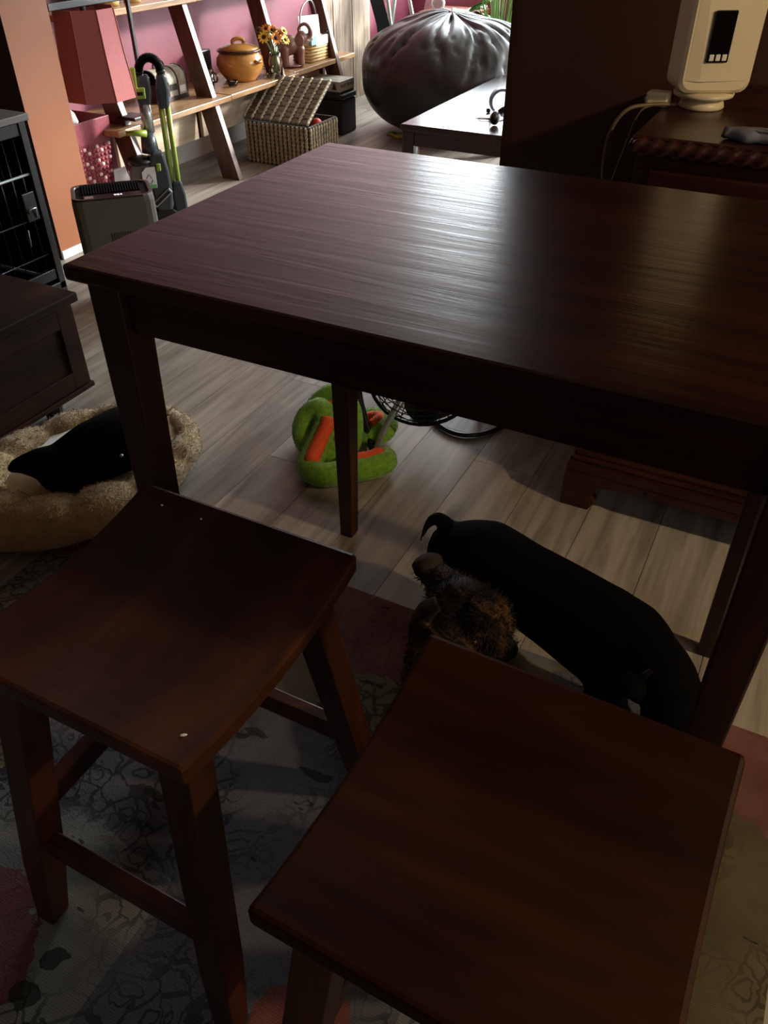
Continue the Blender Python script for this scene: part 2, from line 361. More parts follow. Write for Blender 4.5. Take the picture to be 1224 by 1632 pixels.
wall('wall_partition_header', M_orange, (-2.81, -.845, 2.40, 2.63, 2.15, H))
wall('wall_left', M_burg, (-3.5, -3.3, 2.63, 6.9, 0, H))
wall('wall_dining_left', M_orange, (-4.3, -4.1, -1.6, 2.63, 0, H))
wall('wall_front', M_orange, (-4.1, 2.3, -1.8, -1.6, 0, H))
wall('wall_dining_right', M_orange, (2.3, 2.5, -1.8, -1.2, 0, H), (2.3, 2.5, 0, 2.63, 0, H), (2.3, 2.5, -1.2, 0, 0, 1.0), (2.3, 2.5, -1.2, 0, 2.1, H))
wall('wall_back', M_burg, (-3.5, -3.22, 6.9, 7.05, 0, H), (1.4, 2.5, 6.9, 7.05, 0, H), (-3.22, 1.4, 6.9, 7.05, 0, .62), (-3.22, 1.4, 6.9, 7.05, 2.42, H))
wall('wall_right', M_burg, (2.3, 2.5, 2.63, 3.8, 0, H), (2.3, 2.5, 5.6, 7.05, 0, H), (2.3, 2.5, 3.8, 5.6, 0, .88), (2.3, 2.5, 3.8, 5.6, 2.25, H))
wall('ceiling', M_ceil, (-4.3, 2.5, -1.8, 7.05, H, H+.1))
def window(name, axis, c, a0, a1, z0, z1):
    bm = B(); f = .05
    def bb(u0, u1, w0, w1, d=.03):
        if axis == 'y': box(bm, u0, u1, c-d, c+d, w0, w1)
        else: box(bm, c-d, c+d, u0, u1, w0, w1)
    bb(a0, a1, z0, z0+f); bb(a0, a1, z1-f, z1); bb(a0, a0+f, z0+f, z1-f); bb(a1-f, a1, z0+f, z1-f); m = (a0+a1)/2; bb(m-.025, m+.025, z0+f, z1-f)
    w = struct(obj(name, bm, M_white))
    for u0, u1 in ((a0+f, m-.025), (m+.025, a1-f)):
        bm = B()
        if axis == 'y': box(bm, u0, u1, c-.003, c+.003, z0+f, z1-f)
        else: box(bm, c-.003, c+.003, u0, u1, z0+f, z1-f)
        obj('pane', bm, M_pane, w)
window('window_1', 'y', 6.95, -3.22, 1.4, .62, 2.42)
window('fill_window', 'x', 2.40, -1.2, 0, 1.0, 2.1)  # unseen window, added to carry the warm fill light
window('window_2', 'x', 2.36, 3.8, 5.6, .88, 2.25)
def trim(name, *boxes):
    bm = B()
    for b in boxes: box(bm, *b)
    return struct(obj(name, bm, M_white, bev=.003))
trim('baseboard_partition', (-2.81, -2.798, 2.395, 2.635, 0, .035))
trim('baseboard_left', (-3.3, -3.285, 2.65, 6.88, 0, .1))
trim('baseboard_back', (-3.28, 2.28, 6.885, 6.9, 0, .1))
bx('rug', -1.42, .282, -.9, 1.165, 0, .007, M_rug, bev=.002); tag(bpy.data.objects['rug'], 'faded patchwork rug in grey, pink and olive under the dining table', 'rug')

# ------------------------------------------------------------------ dining table
def table():
    x0, x1, y0, y1, h = -.826, .118, .699, 1.377, .915
    t = thing('dining_table', ((x0+x1)/2, (y0+y1)/2, 0), 'tall dark red brown wooden dining table with tapered square legs', 'table')
    bm = B(); box(bm, x0, x1, y0, y1, h-.022, h); obj('table_top', bm, M_table, t, bev=.005)
    i, a = .018, .052
    for sx in (0, 1):
        for sy in (0, 1):
            X0 = x0+i if sx == 0 else x1-i; Y0 = y0+i if sy == 0 else y1-i; dx = 1 if sx == 0 else -1; dy = 1 if sy == 0 else -1
            def ring(w, z):
                xs = sorted((X0, X0+dx*w)); ys = sorted((Y0, Y0+dy*w)); return [(xs[0], ys[0], z), (xs[1], ys[0], z), (xs[1], ys[1], z), (xs[0], ys[1], z)]
            bm = B(); loft(bm, [ring(.034, .0072 if sy == 0 else .0002), ring(a, .80), ring(a, h-.022)]); obj('leg', bm, M_tleg, t, bev=.003)
    for nm, b in (('apron', (x0+i+a, x1-i-a, y0+i+.012, y0+i+.034)), ('apron', (x0+i+a, x1-i-a, y1-i-.034, y1-i-.012)), ('apron', (x0+i+.012, x0+i+.034, y0+i+a, y1-i-a)), ('apron', (x1-i-.034, x1-i-.012, y0+i+a, y1-i-a))):
        bx(nm, *b, .822, h-.022, M_table, t, bev=.002)
table()

# ------------------------------------------------------------------ stools
def stool(cx, cy, rz, mat, label, w=.36, d=.37, top=.605):
    t = thing('bar_stool', (cx, cy, 0), label, 'stool', 'saddle seat stools at the dining table')
    Rm = rotz((cx, cy, 0), rz)
    # saddle seat, dished along y
    rings = []; n = 16
    for j in range(n+1):
        v = -1+2*j/n; z = top-.024*(1-v*v)-.004; y = cy+v*d/2
        th = .030
        rings.append([Rm @ Vector(p) for p in ((cx-w/2, y, z-th), (cx+w/2, y, z-th), (cx+w/2, y, z), (cx-w/2, y, z))])
    bm = B(); loft(bm, rings); s = obj('seat', bm, mat, t, bev=.006)
    a = .046; legs = {}
    for sx in (-1, 1):
        for sy in (-1, 1):
            tx, ty = cx+sx*(w/2-.052), cy+sy*(d/2-.055); bxx, by = cx+sx*(w/2-.006), cy+sy*(d/2+.026)
            def ring(px, py, z, q): return [Rm @ Vector(p) for p in ((px-q, py-q, z), (px+q, py-q, z), (px+q, py+q, z), (px-q, py+q, z))]
            bm = B(); loft(bm, [ring(bxx, by, 0.007, .0175), ring(bxx*.75+tx*.25, by*.75+ty*.25, .15, a/2-.001), ring(tx, ty, top-.048, a/2)]); obj('leg', bm, M_sleg, t, bev=.003)
            legs[sx, sy] = lambda z, tx=tx, ty=ty, bxx=bxx, by=by: (bxx+(tx-bxx)*z/(top-.048), by+(ty-by)*z/(top-.048))
    for sy in (-1, 1):
        z = .20; l, r = legs[-1, sy](z), legs[1, sy](z); bm = B(); box(bm, l[0]+a/2-.004, r[0]-a/2+.004, l[1]-.011, l[1]+.011, z-.02, z+.02, Rm); obj('stretcher', bm, M_sleg, t, bev=.002)
    for sx in (-1,):
        z = .275; l, r = legs[sx, -1](z), legs[sx, 1](z); bm = B(); box(bm, l[0]-.011, l[0]+.011, l[1]+a/2-.004, r[1]-a/2+.004, z-.02, z+.02, Rm); obj('stretcher', bm, M_sleg, t, bev=.002)
stool(-.575, .505, 0, M_stool, 'brown wooden saddle stool with mottled seat beside the table leg and pet bed')
stool(-.076, .418, math.radians(-1.2), M_stool2, 'brown wooden saddle stool in front of the two dogs under the table')

# ------------------------------------------------------------------ animals
def remesh(o, vox=.006, it=8):
    m = o.modifiers.new('remesh', 'REMESH'); m.mode = 'VOXEL'; m.voxel_size = vox; m.use_smooth_shade = True
    s = o.modifiers.new('smooth', 'SMOOTH'); s.factor = .5; s.iterations = it
def limb(bm, pts, rad, seg=12):
    tube(bm, spline(pts, 5), [r for r in interp(rad, 5)], seg)
    ell(bm, pts[0], (rad[0],)*3, seg=12); ell(bm, pts[-1], (rad[-1],)*3, seg=12)
def interp(r, per):
    out = []
    for a, b in zip(r, r[1:]): out += [a+(b-a)*k/per for k in range(per)]
    return out+[r[-1]]
def black_dog():
    t = thing('dog', (-.2, 1.1, 0), 'sleek black dog standing under the dining table, head lowered', 'dog')
    bm = B()
    limb(bm, [(-.435, 1.165, .215), (-.37, 1.155, .225), (-.29, 1.135, .22), (-.20, 1.11, .215), (-.11, 1.075, .215), (-.055, 1.05, .225), (-.01, 1.02, .225)], [.062, .084, .082, .086, .092, .086, .066], 16)
    ell(bm, (-.09, 1.065, .195), (.085, .075, .09), (0, 0, -.4))                                 # chest
    ell(bm, (-.41, 1.155, .205), (.065, .085, .075))                                              # haunches
    limb(bm, [(-.03, 1.03, .24), (.015, .99, .245), (.04, .955, .235)], [.068, .058, .05])         # neck
    ell(bm, (.045, .94, .232), (.05, .06, .05), (.3, 0, -.35))                                    # skull
    limb(bm, [(.05, .925, .215), (.058, .885, .175), (.062, .86, .15)], [.036, .028, .022])        # muzzle
    limb(bm, [(-.455, 1.175, .255), (-.475, 1.165, .285), (-.487, 1.145, .288), (-.492, 1.125, .272), (-.490, 1.108, .262)], [.022, .015, .011, .007, .003], 10)   # tail
    for dx, dy in ((-.075, 1.005), (-.055, 1.105)):                                              # forelegs
        limb(bm, [(dx, dy, .16), (dx-.005, dy, .10), (dx+.004, dy-.005, .05), (dx+.006, dy-.012, .022)], [.034, .025, .02, .019]); ell(bm, (dx+.016, dy-.02, .018), (.026, .02, .012))
    for dx, dy in ((-.40, 1.095), (-.43, 1.215)):                                                # hind legs: thigh, stifle, hock, foot
        limb(bm, [(dx, dy, .18), (dx+.03, dy, .13), (dx-.03, dy, .085), (dx-.015, dy, .025)], [.05, .034, .02, .018]); ell(bm, (dx+.004, dy, .018), (.028, .02, .012))
    for v in bm.verts: v.co += Vector((-.001, .003, .001))
    b = obj('body', bm, M_bfur, t, smooth=True); remesh(b)
    for s in (-1, 1):                                                                             # folded ears
        c = Vector((.035+s*.04, .955+s*.022, .26)); bm = B()
        pts = [c, c+Vector((s*.022-.006, .004, .008)), c+Vector((s*.038-.012, -.008, -.012)), c+Vector((s*.044-.014, -.016, -.034))]
        tube(bm, spline(pts, 4), interp([.02, .026, .02, .006], 4), 10, flat=.3); obj('ear', bm, M_bfur, t, smooth=True)
    bm = B(); lathe(bm, [(.058, -.008), (.061, 0), (.058, .008)], seg=24, M=frame((.0, 1.0, .243), (.6, .8, 0), (.35, -.25, .9))); obj('collar', bm, M_black, t, smooth=True)
black_dog()
def brindle_dog():
    t = thing('dog', (-.38, 1.0, 0), 'small brindle dog with tan streaks sitting beside the black dog', 'dog')
    bm = B()
    limb(bm, [(-.315, .81, .10), (-.33, .89, .135), (-.36, .975, .175), (-.375, 1.035, .205)], [.075, .08, .074, .064], 16)
    ell(bm, (-.365, 1.045, .225), (.07, .062, .058), (0, 0, .3))                                  # head
    limb(bm, [(-.40, 1.07, .232), (-.437, 1.092, .232), (-.46, 1.104, .228)], [.04, .031, .025])   # muzzle
    ell(bm, (-.35, .985, .18), (.055, .07, .065))
    limb(bm, [(-.345, .99, .15), (-.325, 1.06, .09), (-.315, 1.12, .04), (-.308, 1.15, .024)], [.045, .032, .026, .022]); ell(bm, (-.30, 1.165, .022), (.025, .032, .017))
    limb(bm, [(-.40, .98, .14), (-.41, 1.01, .08), (-.41, 1.03, .03)], [.04, .03, .022]); ell(bm, (-.41, 1.045, .02), (.022, .03, .014))
    ell(bm, (-.345, .82, .085), (.045, .08, .078)); ell(bm, (-.28, .82, .085), (.045, .08, .078))
    src = bm.copy(); b = obj('body', bm, M_brin, t, smooth=True); remesh(b, .006, 6); f = fuzz(src, 14000, .02, .0009); src.free(); obj('coat_hair', f, M_brin, t, kind='stuff'); t.location += Vector((.008, -.036, .006))
    bm = B(); tube(bm, spline([(-.44, 1.085, .245), (-.458, 1.098, .256), (-.474, 1.106, .242), (-.477, 1.102, .215)], 4), interp([.022, .03, .028, .012], 4), 12, flat=.55); obj('muzzle', bm, M_brine, t, smooth=True)
    bm = B(); tube(bm, spline([(-.335, 1.04, .272), (-.302, 1.02, .262), (-.285, .995, .225), (-.287, .975, .19)], 4), interp([.024, .042, .04, .014], 4), 12, flat=.35); src = bm.copy(); obj('ear', bm, M_brin, t, smooth=True); f = fuzz(src, 2500, .018, .0009); src.free(); obj('ear_hair', f, M_brin, t, kind='stuff')
    bm = B(); tube(bm, spline([(-.395, 1.0, .262), (-.412, .985, .245), (-.422, .965, .215), (-.422, .95, .185)], 4), interp([.018, .028, .026, .010], 4), 12, flat=.3); obj('ear', bm, M_brin, t, smooth=True)
    for k in range(3):
        bm = B(); tube(bm, [(-.312+.011*k, 1.19, .02), (-.311+.011*k, 1.205, .012)], [.004, .0015], 6); obj('claw', bm, M_trunkd, t)
brindle_dog()

# ------------------------------------------------------------------ pet bed with sleeping dog
def pet_bed():
    t = thing('pet_bed', (-1.52, 1.2, 0), 'tan plush pet bed with ruffled rim beside the low cabinet', 'pet bed')
    c = Vector((-1.53, 1.215, 0)); rx, ry = .215, .30; A = -.12
    def P(a, k=1, z=0):
        p = Vector((rx*k*math.cos(a), ry*k*math.sin(a), z)); p.rotate(Matrix.Rotation(A, 3, 'Z')); return c+p
    bm = B(); lathe(bm, [(.001, .004), (.95, .004), (1.0, .02), (.98, .06), (.001, .065)], seg=36)
    for v in bm.verts:
        v.co = P(math.atan2(v.co.y, v.co.x), Vector((v.co.x, v.co.y)).length, v.co.z)
    obj('cushion', bm, M_plushl, t, smooth=True)
    # bolster: a puffy ring with folds, lower at the far right
    bm = B(); rings = []
    for i in range(72):
        a = 2*math.pi*i/72; low = .5+.5*math.cos(a-1.75); r = .080-.042*low**.6; r *= 1+.10*noise.noise(Vector((math.cos(a)*4, math.sin(a)*4, 3)))-.15*(1-abs(math.sin(a*6+.6)))**3
        cc = P(a, 1.0, r*.92); out = (P(a, 1.2)-P(a, 1)).normalized()
        rings.append([cc+out*r*math.cos(q)*1.02+Vector((0, 0, r*math.sin(q)*.92))+Vector((0, 0, .004*noise.noise(Vector((a*6, q*2, 1))))) for q in [2*math.pi*k/16 for k in range(16)]])
    loft(bm, rings, False, True); src = bm.copy(); b = obj('bolster', bm, M_plush, t, smooth=True)
    fz = fuzz(src, 16000, .013, .0012); src.free(); obj('plush_pile', fz, M_plush, t, kind='stuff'); t.location.z += .0075
pet_bed()
def sleeping_dog():
    t = thing('dog', (-1.47, 1.2, .06), 'black dog curled up asleep in the tan plush bed', 'dog')
    bm = B()
    limb(bm, [(-1.50, 1.10, .12), (-1.44, 1.17, .15), (-1.41, 1.25, .155), (-1.43, 1.33, .14), (-1.48, 1.38, .115)], [.06, .08, .084, .072, .055], 16)
    ell(bm, (-1.5, 1.385, .115), (.05, .045, .045)); limb(bm, [(-1.53, 1.375, .11), (-1.565, 1.345, .10), (-1.58, 1.325, .095)], [.034, .025, .02])
    ell(bm, (-1.46, 1.10, .13), (.075, .07, .065), (0, 0, .4))
    limb(bm, [(-1.46, 1.10, .14), (-1.52, 1.08, .145), (-1.575, 1.055, .14), (-1.60, 1.04, .13)], [.06, .046, .024, .012])
    limb(bm, [(-1.40, 1.28, .12), (-1.46, 1.28, .09), (-1.53, 1.27, .085)], [.035, .025, .018]); limb(bm, [(-1.42, 1.16, .11), (-1.48, 1.20, .09), (-1.54, 1.21, .085)], [.04, .026, .018])
    b = obj('body', bm, M_bfur, t, smooth=True); remesh(b)
    for s in (-1, 1):
        c = Vector((-1.475+s*.03, 1.40+s*.015, .145)); bm = B(); tube(bm, spline([c, c+Vector((.004, .012, .022)), c+Vector((.0, .02, .045))], 4), interp([.018, .014, .003], 4), 10, flat=.35); obj('ear', bm, M_bfur, t, smooth=True)
    bm = B(); ell(bm, (-1.325, 1.155, .185), (.005, .005, .004), seg=10); obj('collar_tag', bm, M_silver, t, smooth=True)
sleeping_dog()

# ------------------------------------------------------------------ plush snake
def snake():
    t = thing('plush_snake', (-.97, 1.6, 0), 'fuzzy lime green plush snake with orange belly on the floor', 'plush toy')
    path = [(-.855, 1.665, .035), (-.828, 1.625, .036), (-.852, 1.575, .036), (-.905, 1.525, .036), (-.95, 1.485, .036), (-1.0, 1.495, .038), (-1.015, 1.56, .06), (-1.02, 1.625, .10), (-1.05, 1.65, .125), (-1.085, 1.635, .10), (-1.08, 1.60, .06), (-1.03, 1.575, .04), (-.98, 1.585, .038), (-.955, 1.64, .05), (-.985, 1.70, .11), (-1.04, 1.72, .14), (-1.09, 1.70, .10), (-1.10, 1.655, .04), (-1.06, 1.69, .034), (-1.0, 1.76, .036), (-.95, 1.80, .04), (-.905, 1.775, .05), (-.905, 1.715, .045), (-.95, 1.69, .036)]
    sp = spline(path, 6); n = len(sp); rad = [min(.034, .015+.03*min(i, n-1-i)/12) for i in range(n)]
    bm = B(); tube(bm, sp, rad, 12); src = bm.copy(); obj('body', bm, M_snake, t, smooth=True)
    f = fuzz(src, 9000, .008, .0010); src.free(); obj('plush_pile', f, M_snake, t, kind='stuff')
    def belly(i0, i1, off, r=.02):
        pts = [sp[i]+Vector(off(sp[i])) for i in range(i0*6, i1*6+1)]; bm = B(); rr = []
        for k in range(len(pts)): rr.append(r*(1+.1*(k % 2)))
        tube(bm, pts, rr, 10); obj('belly', bm, M_belly, t, smooth=True)
    toward = lambda c, d, u: (lambda p: (Vector((c[0], c[1], p.z))-p).normalized()*d+Vector((0, 0, u)))
    belly(5, 7, lambda p: (.012, -.004, .022)); belly(13, 17, lambda p: (-.004, -.02, -.014)); belly(19, 22, toward((-.94, 1.735), .022, .016)); belly(1, 3, toward((-.92, 1.62), .02, .018))
snake()

# ------------------------------------------------------------------ floor fan
def fan():
    t = thing('floor_fan', (-.8, 1.85, 0), 'black wire floor fan on chrome tube stand behind the table', 'fan')
    c = Vector((-.825, 1.86, .205)); ax = Vector((.10, -.50, .62)).normalized(); M = frame(c, ax.orthogonal(), ax.cross(ax.orthogonal()))
    R = .165
    g = obj  # grille: rings and spokes of front and back cages
    def cage(sign, name):
        bm = B(); prof = [(R, 0), (R*.98, .02), (R*.86, .05), (R*.62, .07), (R*.38, .08), (R*.16, .085)]
        for r, z in prof+[(R*.93, .037), (R*.74, .062), (R*.5, .076), (R*.27, .083)]:
            tube(bm, [M @ Vector((r*math.cos(a), r*math.sin(a), sign*z)) for a in [2*math.pi*k/40 for k in range(40)]], .0016 if r < R else .005, 5, True)
        for k in range(30):
            a = 2*math.pi*k/30; tube(bm, [M @ Vector((r*math.cos(a+.35*(1-r/R)), r*math.sin(a+.35*(1-r/R)), sign*z)) for r, z in prof], .0014, 5)
        lathe(bm, [(.001, sign*.082), (R*.17, sign*.082), (R*.17, sign*.09), (.001, sign*.09)], seg=20, M=M)
        obj(name, bm, M_blackm, t, smooth=True)
    cage(1, 'front_grille'); cage(-1, 'rear_grille')
    for k in range(3):
        bm = B(); rings = []
        for j in range(7):
            r = .03+.125*j/6; a = 2*math.pi*k/3+.25*j/6; w = .03+.05*math.sin(math.pi*(j+1)/8); tl = .5-.25*j/6
            rings.append([M @ Vector((r*math.cos(a)-s*w*math.sin(a)*math.cos(tl), r*math.sin(a)+s*w*math.cos(a)*math.cos(tl), s*w*math.sin(tl)+d)) for s, d in ((-1, -.001), (1, -.001), (1, .001), (-1, .001))])
        loft(bm, rings); obj('blade', bm, M_blackm, t, smooth=True)
    bm = B(); lathe(bm, [(.001, -.12), (.045, -.115), (.05, -.07), (.03, -.02), (.03, .02), (.001, .025)], seg=20, M=M); obj('motor', bm, M_black, t, smooth=True)
    # stand: two V shaped tube feet, chrome and black, and a rear hoop
    bm = B(); tube(bm, spline([(-.89, 1.668, .012), (-.872, 1.70, .09), (-.848, 1.745, .15), (-.84, 1.80, .19)], 5), .010, 10); obj('stand_tube', bm, M_silver, t, smooth=True)
    bm = B(); tube(bm, spline([(-.888, 1.664, .012), (-.915, 1.69, .045), (-.985, 1.755, .135), (-1.0, 1.80, .18), (-1.0, 1.86, .205)], 5), .011, 10); obj('foot_tube', bm, M_black, t, smooth=True)
    bm = B(); tube(bm, spline([(-.83, 1.935, .008), (-.77, 1.887, .008), (-.703, 1.88, .008), (-.64, 1.935, .008), (-.62, 2.02, .008), (-.68, 2.1, .008), (-.78, 2.09, .008), (-.83, 2.02, .008)], 6, True), .007, 8, True); obj('rear_hoop', bm, M_black, t, smooth=True)
    bm = B(); tube(bm, [(-.73, 2.1, .008), (-.75, 2.04, .15), (-.775, 1.97, .26)], .009, 8); obj('rear_tube', bm, M_chrome, t, smooth=True)
    bm = B(); tube(bm, [(-1.005, 1.86, .205), c+Vector((-.18, 0, 0)), ], .009, 8); obj('pivot_arm', bm, M_chrome, t, smooth=True)
fan()

# ------------------------------------------------------------------ low cabinet, crate, purifier
def cabinet():
    t = thing('low_cabinet', (-2.05, 1.15, 0), 'low dark wooden cabinet with framed panel door beside the pet bed', 'cabinet')
    x1, y0, y1 = -1.80, .55, 1.53
    bx('body', -2.3, x1-.02, y0, y1, .085, .345, M_cab, t)
    bx('cabinet_top', -2.32, x1+.012, y0-.015, y1+.015, .345, .372, M_cab, t, .004)
    for a, b in ((y0+.005, (y0+y1)/2-.002), ((y0+y1)/2+.002, y1-.005)):
        d = bx('door', x1-.02, x1-.008, a, b, .09, .34, M_cab, t, .002)
        for bb in ((x1-.008, x1, a, a+.06, .09, .34), (x1-.008, x1, b-.06, b, .09, .34), (x1-.008, x1, a+.06, b-.06, .09, .145), (x1-.008, x1, a+.06, b-.06, .285, .34)): bx('door_frame', *bb, M_cab, d, .002)
    bx('base_rail', -2.3, x1+.004, y0, y1+.004, .072, .088, M_cab, t, .002)
    for fy in (y0+.08, y1-.12):
        for fx in (-2.24, x1-.06):
            bm = B(); lathe(bm, [(.001, 0), (.022, 0), (.026, .012), (.03, .072), (.001, .072)], (fx, fy, 0), 14); obj('foot', bm, M_black, t, smooth=False)
cabinet()
def crate():
    t = thing('pet_crate', (-2.7, 1.8, 0), 'black wire pet crate with grey top against the terracotta wall', 'crate')
    x0, x1, y0, y1, h = -3.15, -2.545, 1.2, 2.16, .63
    bx('crate_top', x0-.01, x1+.012, y0-.01, y1+.014, h, h+.024, M_greyslab, t, .003)
    bx('floor_tray', x0, x1, y0, y1, .015, .045, M_black, t)
    for px, py in ((x0, y0), (x1-.03, y0), (x0, y1-.03), (x1-.03, y1-.03)): bx('post', px, px+.03, py, py+.03, 0, h, M_black, t, .002)
    for z in (.585, .06):
        bx('rail', x1-.025, x1-.005, y0+.03, y1-.03, z, z+.04, M_black, t, .002); bx('rail', x0+.03, x1-.03, y1-.025, y1-.005, z, z+.04, M_black, t, .002)
    bx('back_panel', x0, x0+.012, y0+.03, y1-.03, .05, h, M_black, t); bx('side_panel', x0+.03, x1-.03, y1-.012, y1-.006, .05, h, M_black, t); bx('rear_panel', x0+.03, x1-.03, y0+.005, y0+.015, .05, h, M_black, t)
    y = y1-.06
    while y > y0+.05:
        bm = B(); tube(bm, [(x1-.015, y, .09), (x1-.015, y, .59)], .0022, 6); obj('bar', bm, M_wire, t, smooth=True); y -= .05
    x = x1-.075
    while x > x0+.05:
        bm = B(); tube(bm, [(x, y1-.015, .09), (x, y1-.015, .59)], .0022, 6); obj('bar', bm, M_wire, t, smooth=True); x -= .05
    for z in (.455, .30, .16):
        bm = B(); tube(bm, [(x1-.011, y0+.03, z), (x1-.011, y1-.03, z)], .003 if z < .4 else .005, 6); obj('cross_bar', bm, M_silver if z > .4 else M_wire, t, smooth=True)
    l = bx('latch', x1-.01, x1+.004, y1-.10, y1-.045, .30, .40, M_black, t, .002)
    bm = B(); tube(bm, [(x1+.006, y1-.09, .33), (x1+.012, y1-.09, .345), (x1+.012, y1-.06, .345), (x1+.006, y1-.06, .31)], .003, 6); obj('latch_bolt', bm, M_silver, l, smooth=True)
    bm = B(); tube(bm, [(x1+.006, y1-.12, .23), (x1+.012, y1-.12, .28), (x1+.010, y1-.125, .22)], .0025, 6); obj('latch_hook', bm, M_silver, t, smooth=True)
crate()
def purifier():
    c = Vector((-2.243, 2.205, 0)); t = thing('air_purifier', c, 'grey boxy air purifier with black vented top behind the table', 'air purifier')
    M = Matrix.Translation(c) @ Matrix.Rotation(math.radians(46), 4, 'Z'); w, d, h, r = .142, .098, .415, .035
    def ring(k, z):
        out = []
        for qx, qy, a0 in ((1, 1, 0), (-1, 1, 90), (-1, -1, 180), (1, -1, 270)):
            for a in (0, 30, 60, 90):
                an = math.radians(a0+a); out.append(M @ Vector((qx*(w*k-r)+r*math.cos(an), qy*(d*k-r)+r*math.sin(an), z)))
        return out
    bm = B(); loft(bm, [ring(.96, 0), ring(.98, .03), ring(1, .06), ring(1, h-.015), ring(.985, h)]); obj('housing', bm, M_purif, t, smooth=False)
    bm = B(); rings = [ring(.985, h), ring(.97, h+.006), ring(.90, h+.006), ring(.88, h+.001)]; loft(bm, rings, False); obj('top_rim', bm, M_black, t)
    bm = B(); loft(bm, [ring(.88, h+.0005), ring(.88, h+.002)]); obj('vent_base', bm, M_web, t)
    for k in range(22):
        u = -.098+.196*k/21; bm = B(); box(bm, u-.0016, u+.0016, -.03, .08, h+.002, h+.007, M); obj('vent_slat', bm, M_web, t)
    bm = B(); box(bm, -.1, .1, -.083, -.038, h+.002, h+.004, M); p = obj('control_panel', bm, M_glossblack, t)
    text('display', '024', .02, M @ Matrix.Translation((.02, -.06, h+.0045)), M_led, p)
    bm = B(); box(bm, -.095, -.065, -.079, -.055, h+.004, h+.005, M); obj('sensor_window', bm, M_silver, p)
    for k in range(14):
        u = -.03+.105*k/13; bm = B(); box(bm, u-.0015, u+.0015, -d-.0012, -d+.001, .10, .30, M); obj('intake_slot', bm, M_black, t)
purifier()

# ------------------------------------------------------------------ dresser and what stands on it
def dresser():
    t = thing('dresser', (.2, 2.02, 0), 'dark carved wooden dresser with rope twist edge and bracket feet', 'dresser')
    x0, x1, y0, y1 = -.325, .85, 1.735, 2.34
    bx('body', x0, x1, y0, y1, .12, .872, M_dres, t)
    bx('dresser_top', x0-.012, x1+.012, y0-.008, y1, .882, .905, M_dres, t, .004)
    # rope twist moulding under the front edge of the top
    bm = B(); n = 300; rings = []; L = x1-x0
    for i in range(n+1):
        xx = x0-.008+(L+.016)*i/n; ph = (xx*2*math.pi/.030)
        rings.append([(xx, y0-.006+.016*(1+.16*math.cos(2*q+ph))*math.cos(q), .885+.016*(1+.22*math.cos(2*q+ph))*math.sin(q)) for q in [2*math.pi*k/14 for k in range(14)]])
    loft(bm, rings); obj('rope_moulding', bm, M_dres, t, smooth=True)
    bm = B(); n = 150; rings = []
    for i in range(n+1):
        yy = y0+(y1-y0-.01)*i/n; ph = (yy*2*math.pi/.030)
        rings.append([(x0-.004+.014*(1+.16*math.cos(2*q+ph))*math.cos(q), yy, .885+.014*(1+.22*math.cos(2*q+ph))*math.sin(q)) for q in [2*math.pi*k/12 for k in range(12)]])
    loft(bm, rings); obj('rope_moulding', bm, M_dres, t, smooth=True)
    for x, w in ((x0+.03, .5), (x0+.62, .5)):
        for z, h in ((.65, .195), (.42, .21), (.18, .22)):
            d = bx('drawer', x, x+w, y0-.012, y0+.002, z, z+h, M_dres, t, .004)
            bx('drawer_panel', x+.03, x+w-.03, y0-.018, y0-.010, z+.025, z+h-.025, M_dres, d, .006)
            for hx in (x+.14, x+w-.14):
                bm = B(); tube(bm, spline([(hx-.04, y0-.018, z+h*.62), (hx-.03, y0-.034, z+h*.55), (hx, y0-.038, z+h*.5), (hx+.03, y0-.034, z+h*.55), (hx+.04, y0-.018, z+h*.62)], 4), .004, 8)
                for s in (-1, 1): lathe(bm, [(.001, 0), (.011, 0), (.012, .003), (.006, .008), (.001, .009)], (hx+s*.04, y0-.018, z+h*.62), 12, Matrix.Rotation(math.radians(90), 4, 'X'))
                obj('handle', bm, M_brass, d, smooth=True)
    # stepped base moulding and bracket feet
    for k, (o, z0, z1) in enumerate(((.012, .150, .166), (.020, .136, .150), (.028, .108, .136))): bx('base_moulding', x0-o, x1+o, y0-o, y1, z0, z1, M_dres, t, .003)
    for s, fx in ((1, x0-.03), (-1, x1+.03)):
        bm = B(); prof = [(0, 0), (.075, 0), (.09, .03), (.078, .05), (.095, .075), (.16, .085), (.22, .108), (0, .108)]
        f = [Vector((fx+s*u, y0-.03, z)) for u, z in prof]; b = [v+Vector((0, .03, 0)) for v in f]; loft(bm, [f, b]); obj('bracket_foot', bm, M_dres, t, bev=.003)
        bm = B(); b0, b1 = sorted((fx, fx+s*.03)); box(bm, b0, b1, y0, y0+.12, 0, .108); obj('bracket_foot', bm, M_dres, t, bev=.003)
        bm = B(); b0, b1 = sorted((fx, fx+s*.09)); box(bm, b0, b1, y1-.09, y1-.02, 0, .108); obj('bracket_foot', bm, M_dres, t, bev=.003)
    bx('skirt', x0+.18, x1-.18, y0-.03, y0-.012, .085, .108, M_dres, t, .003)
dresser()
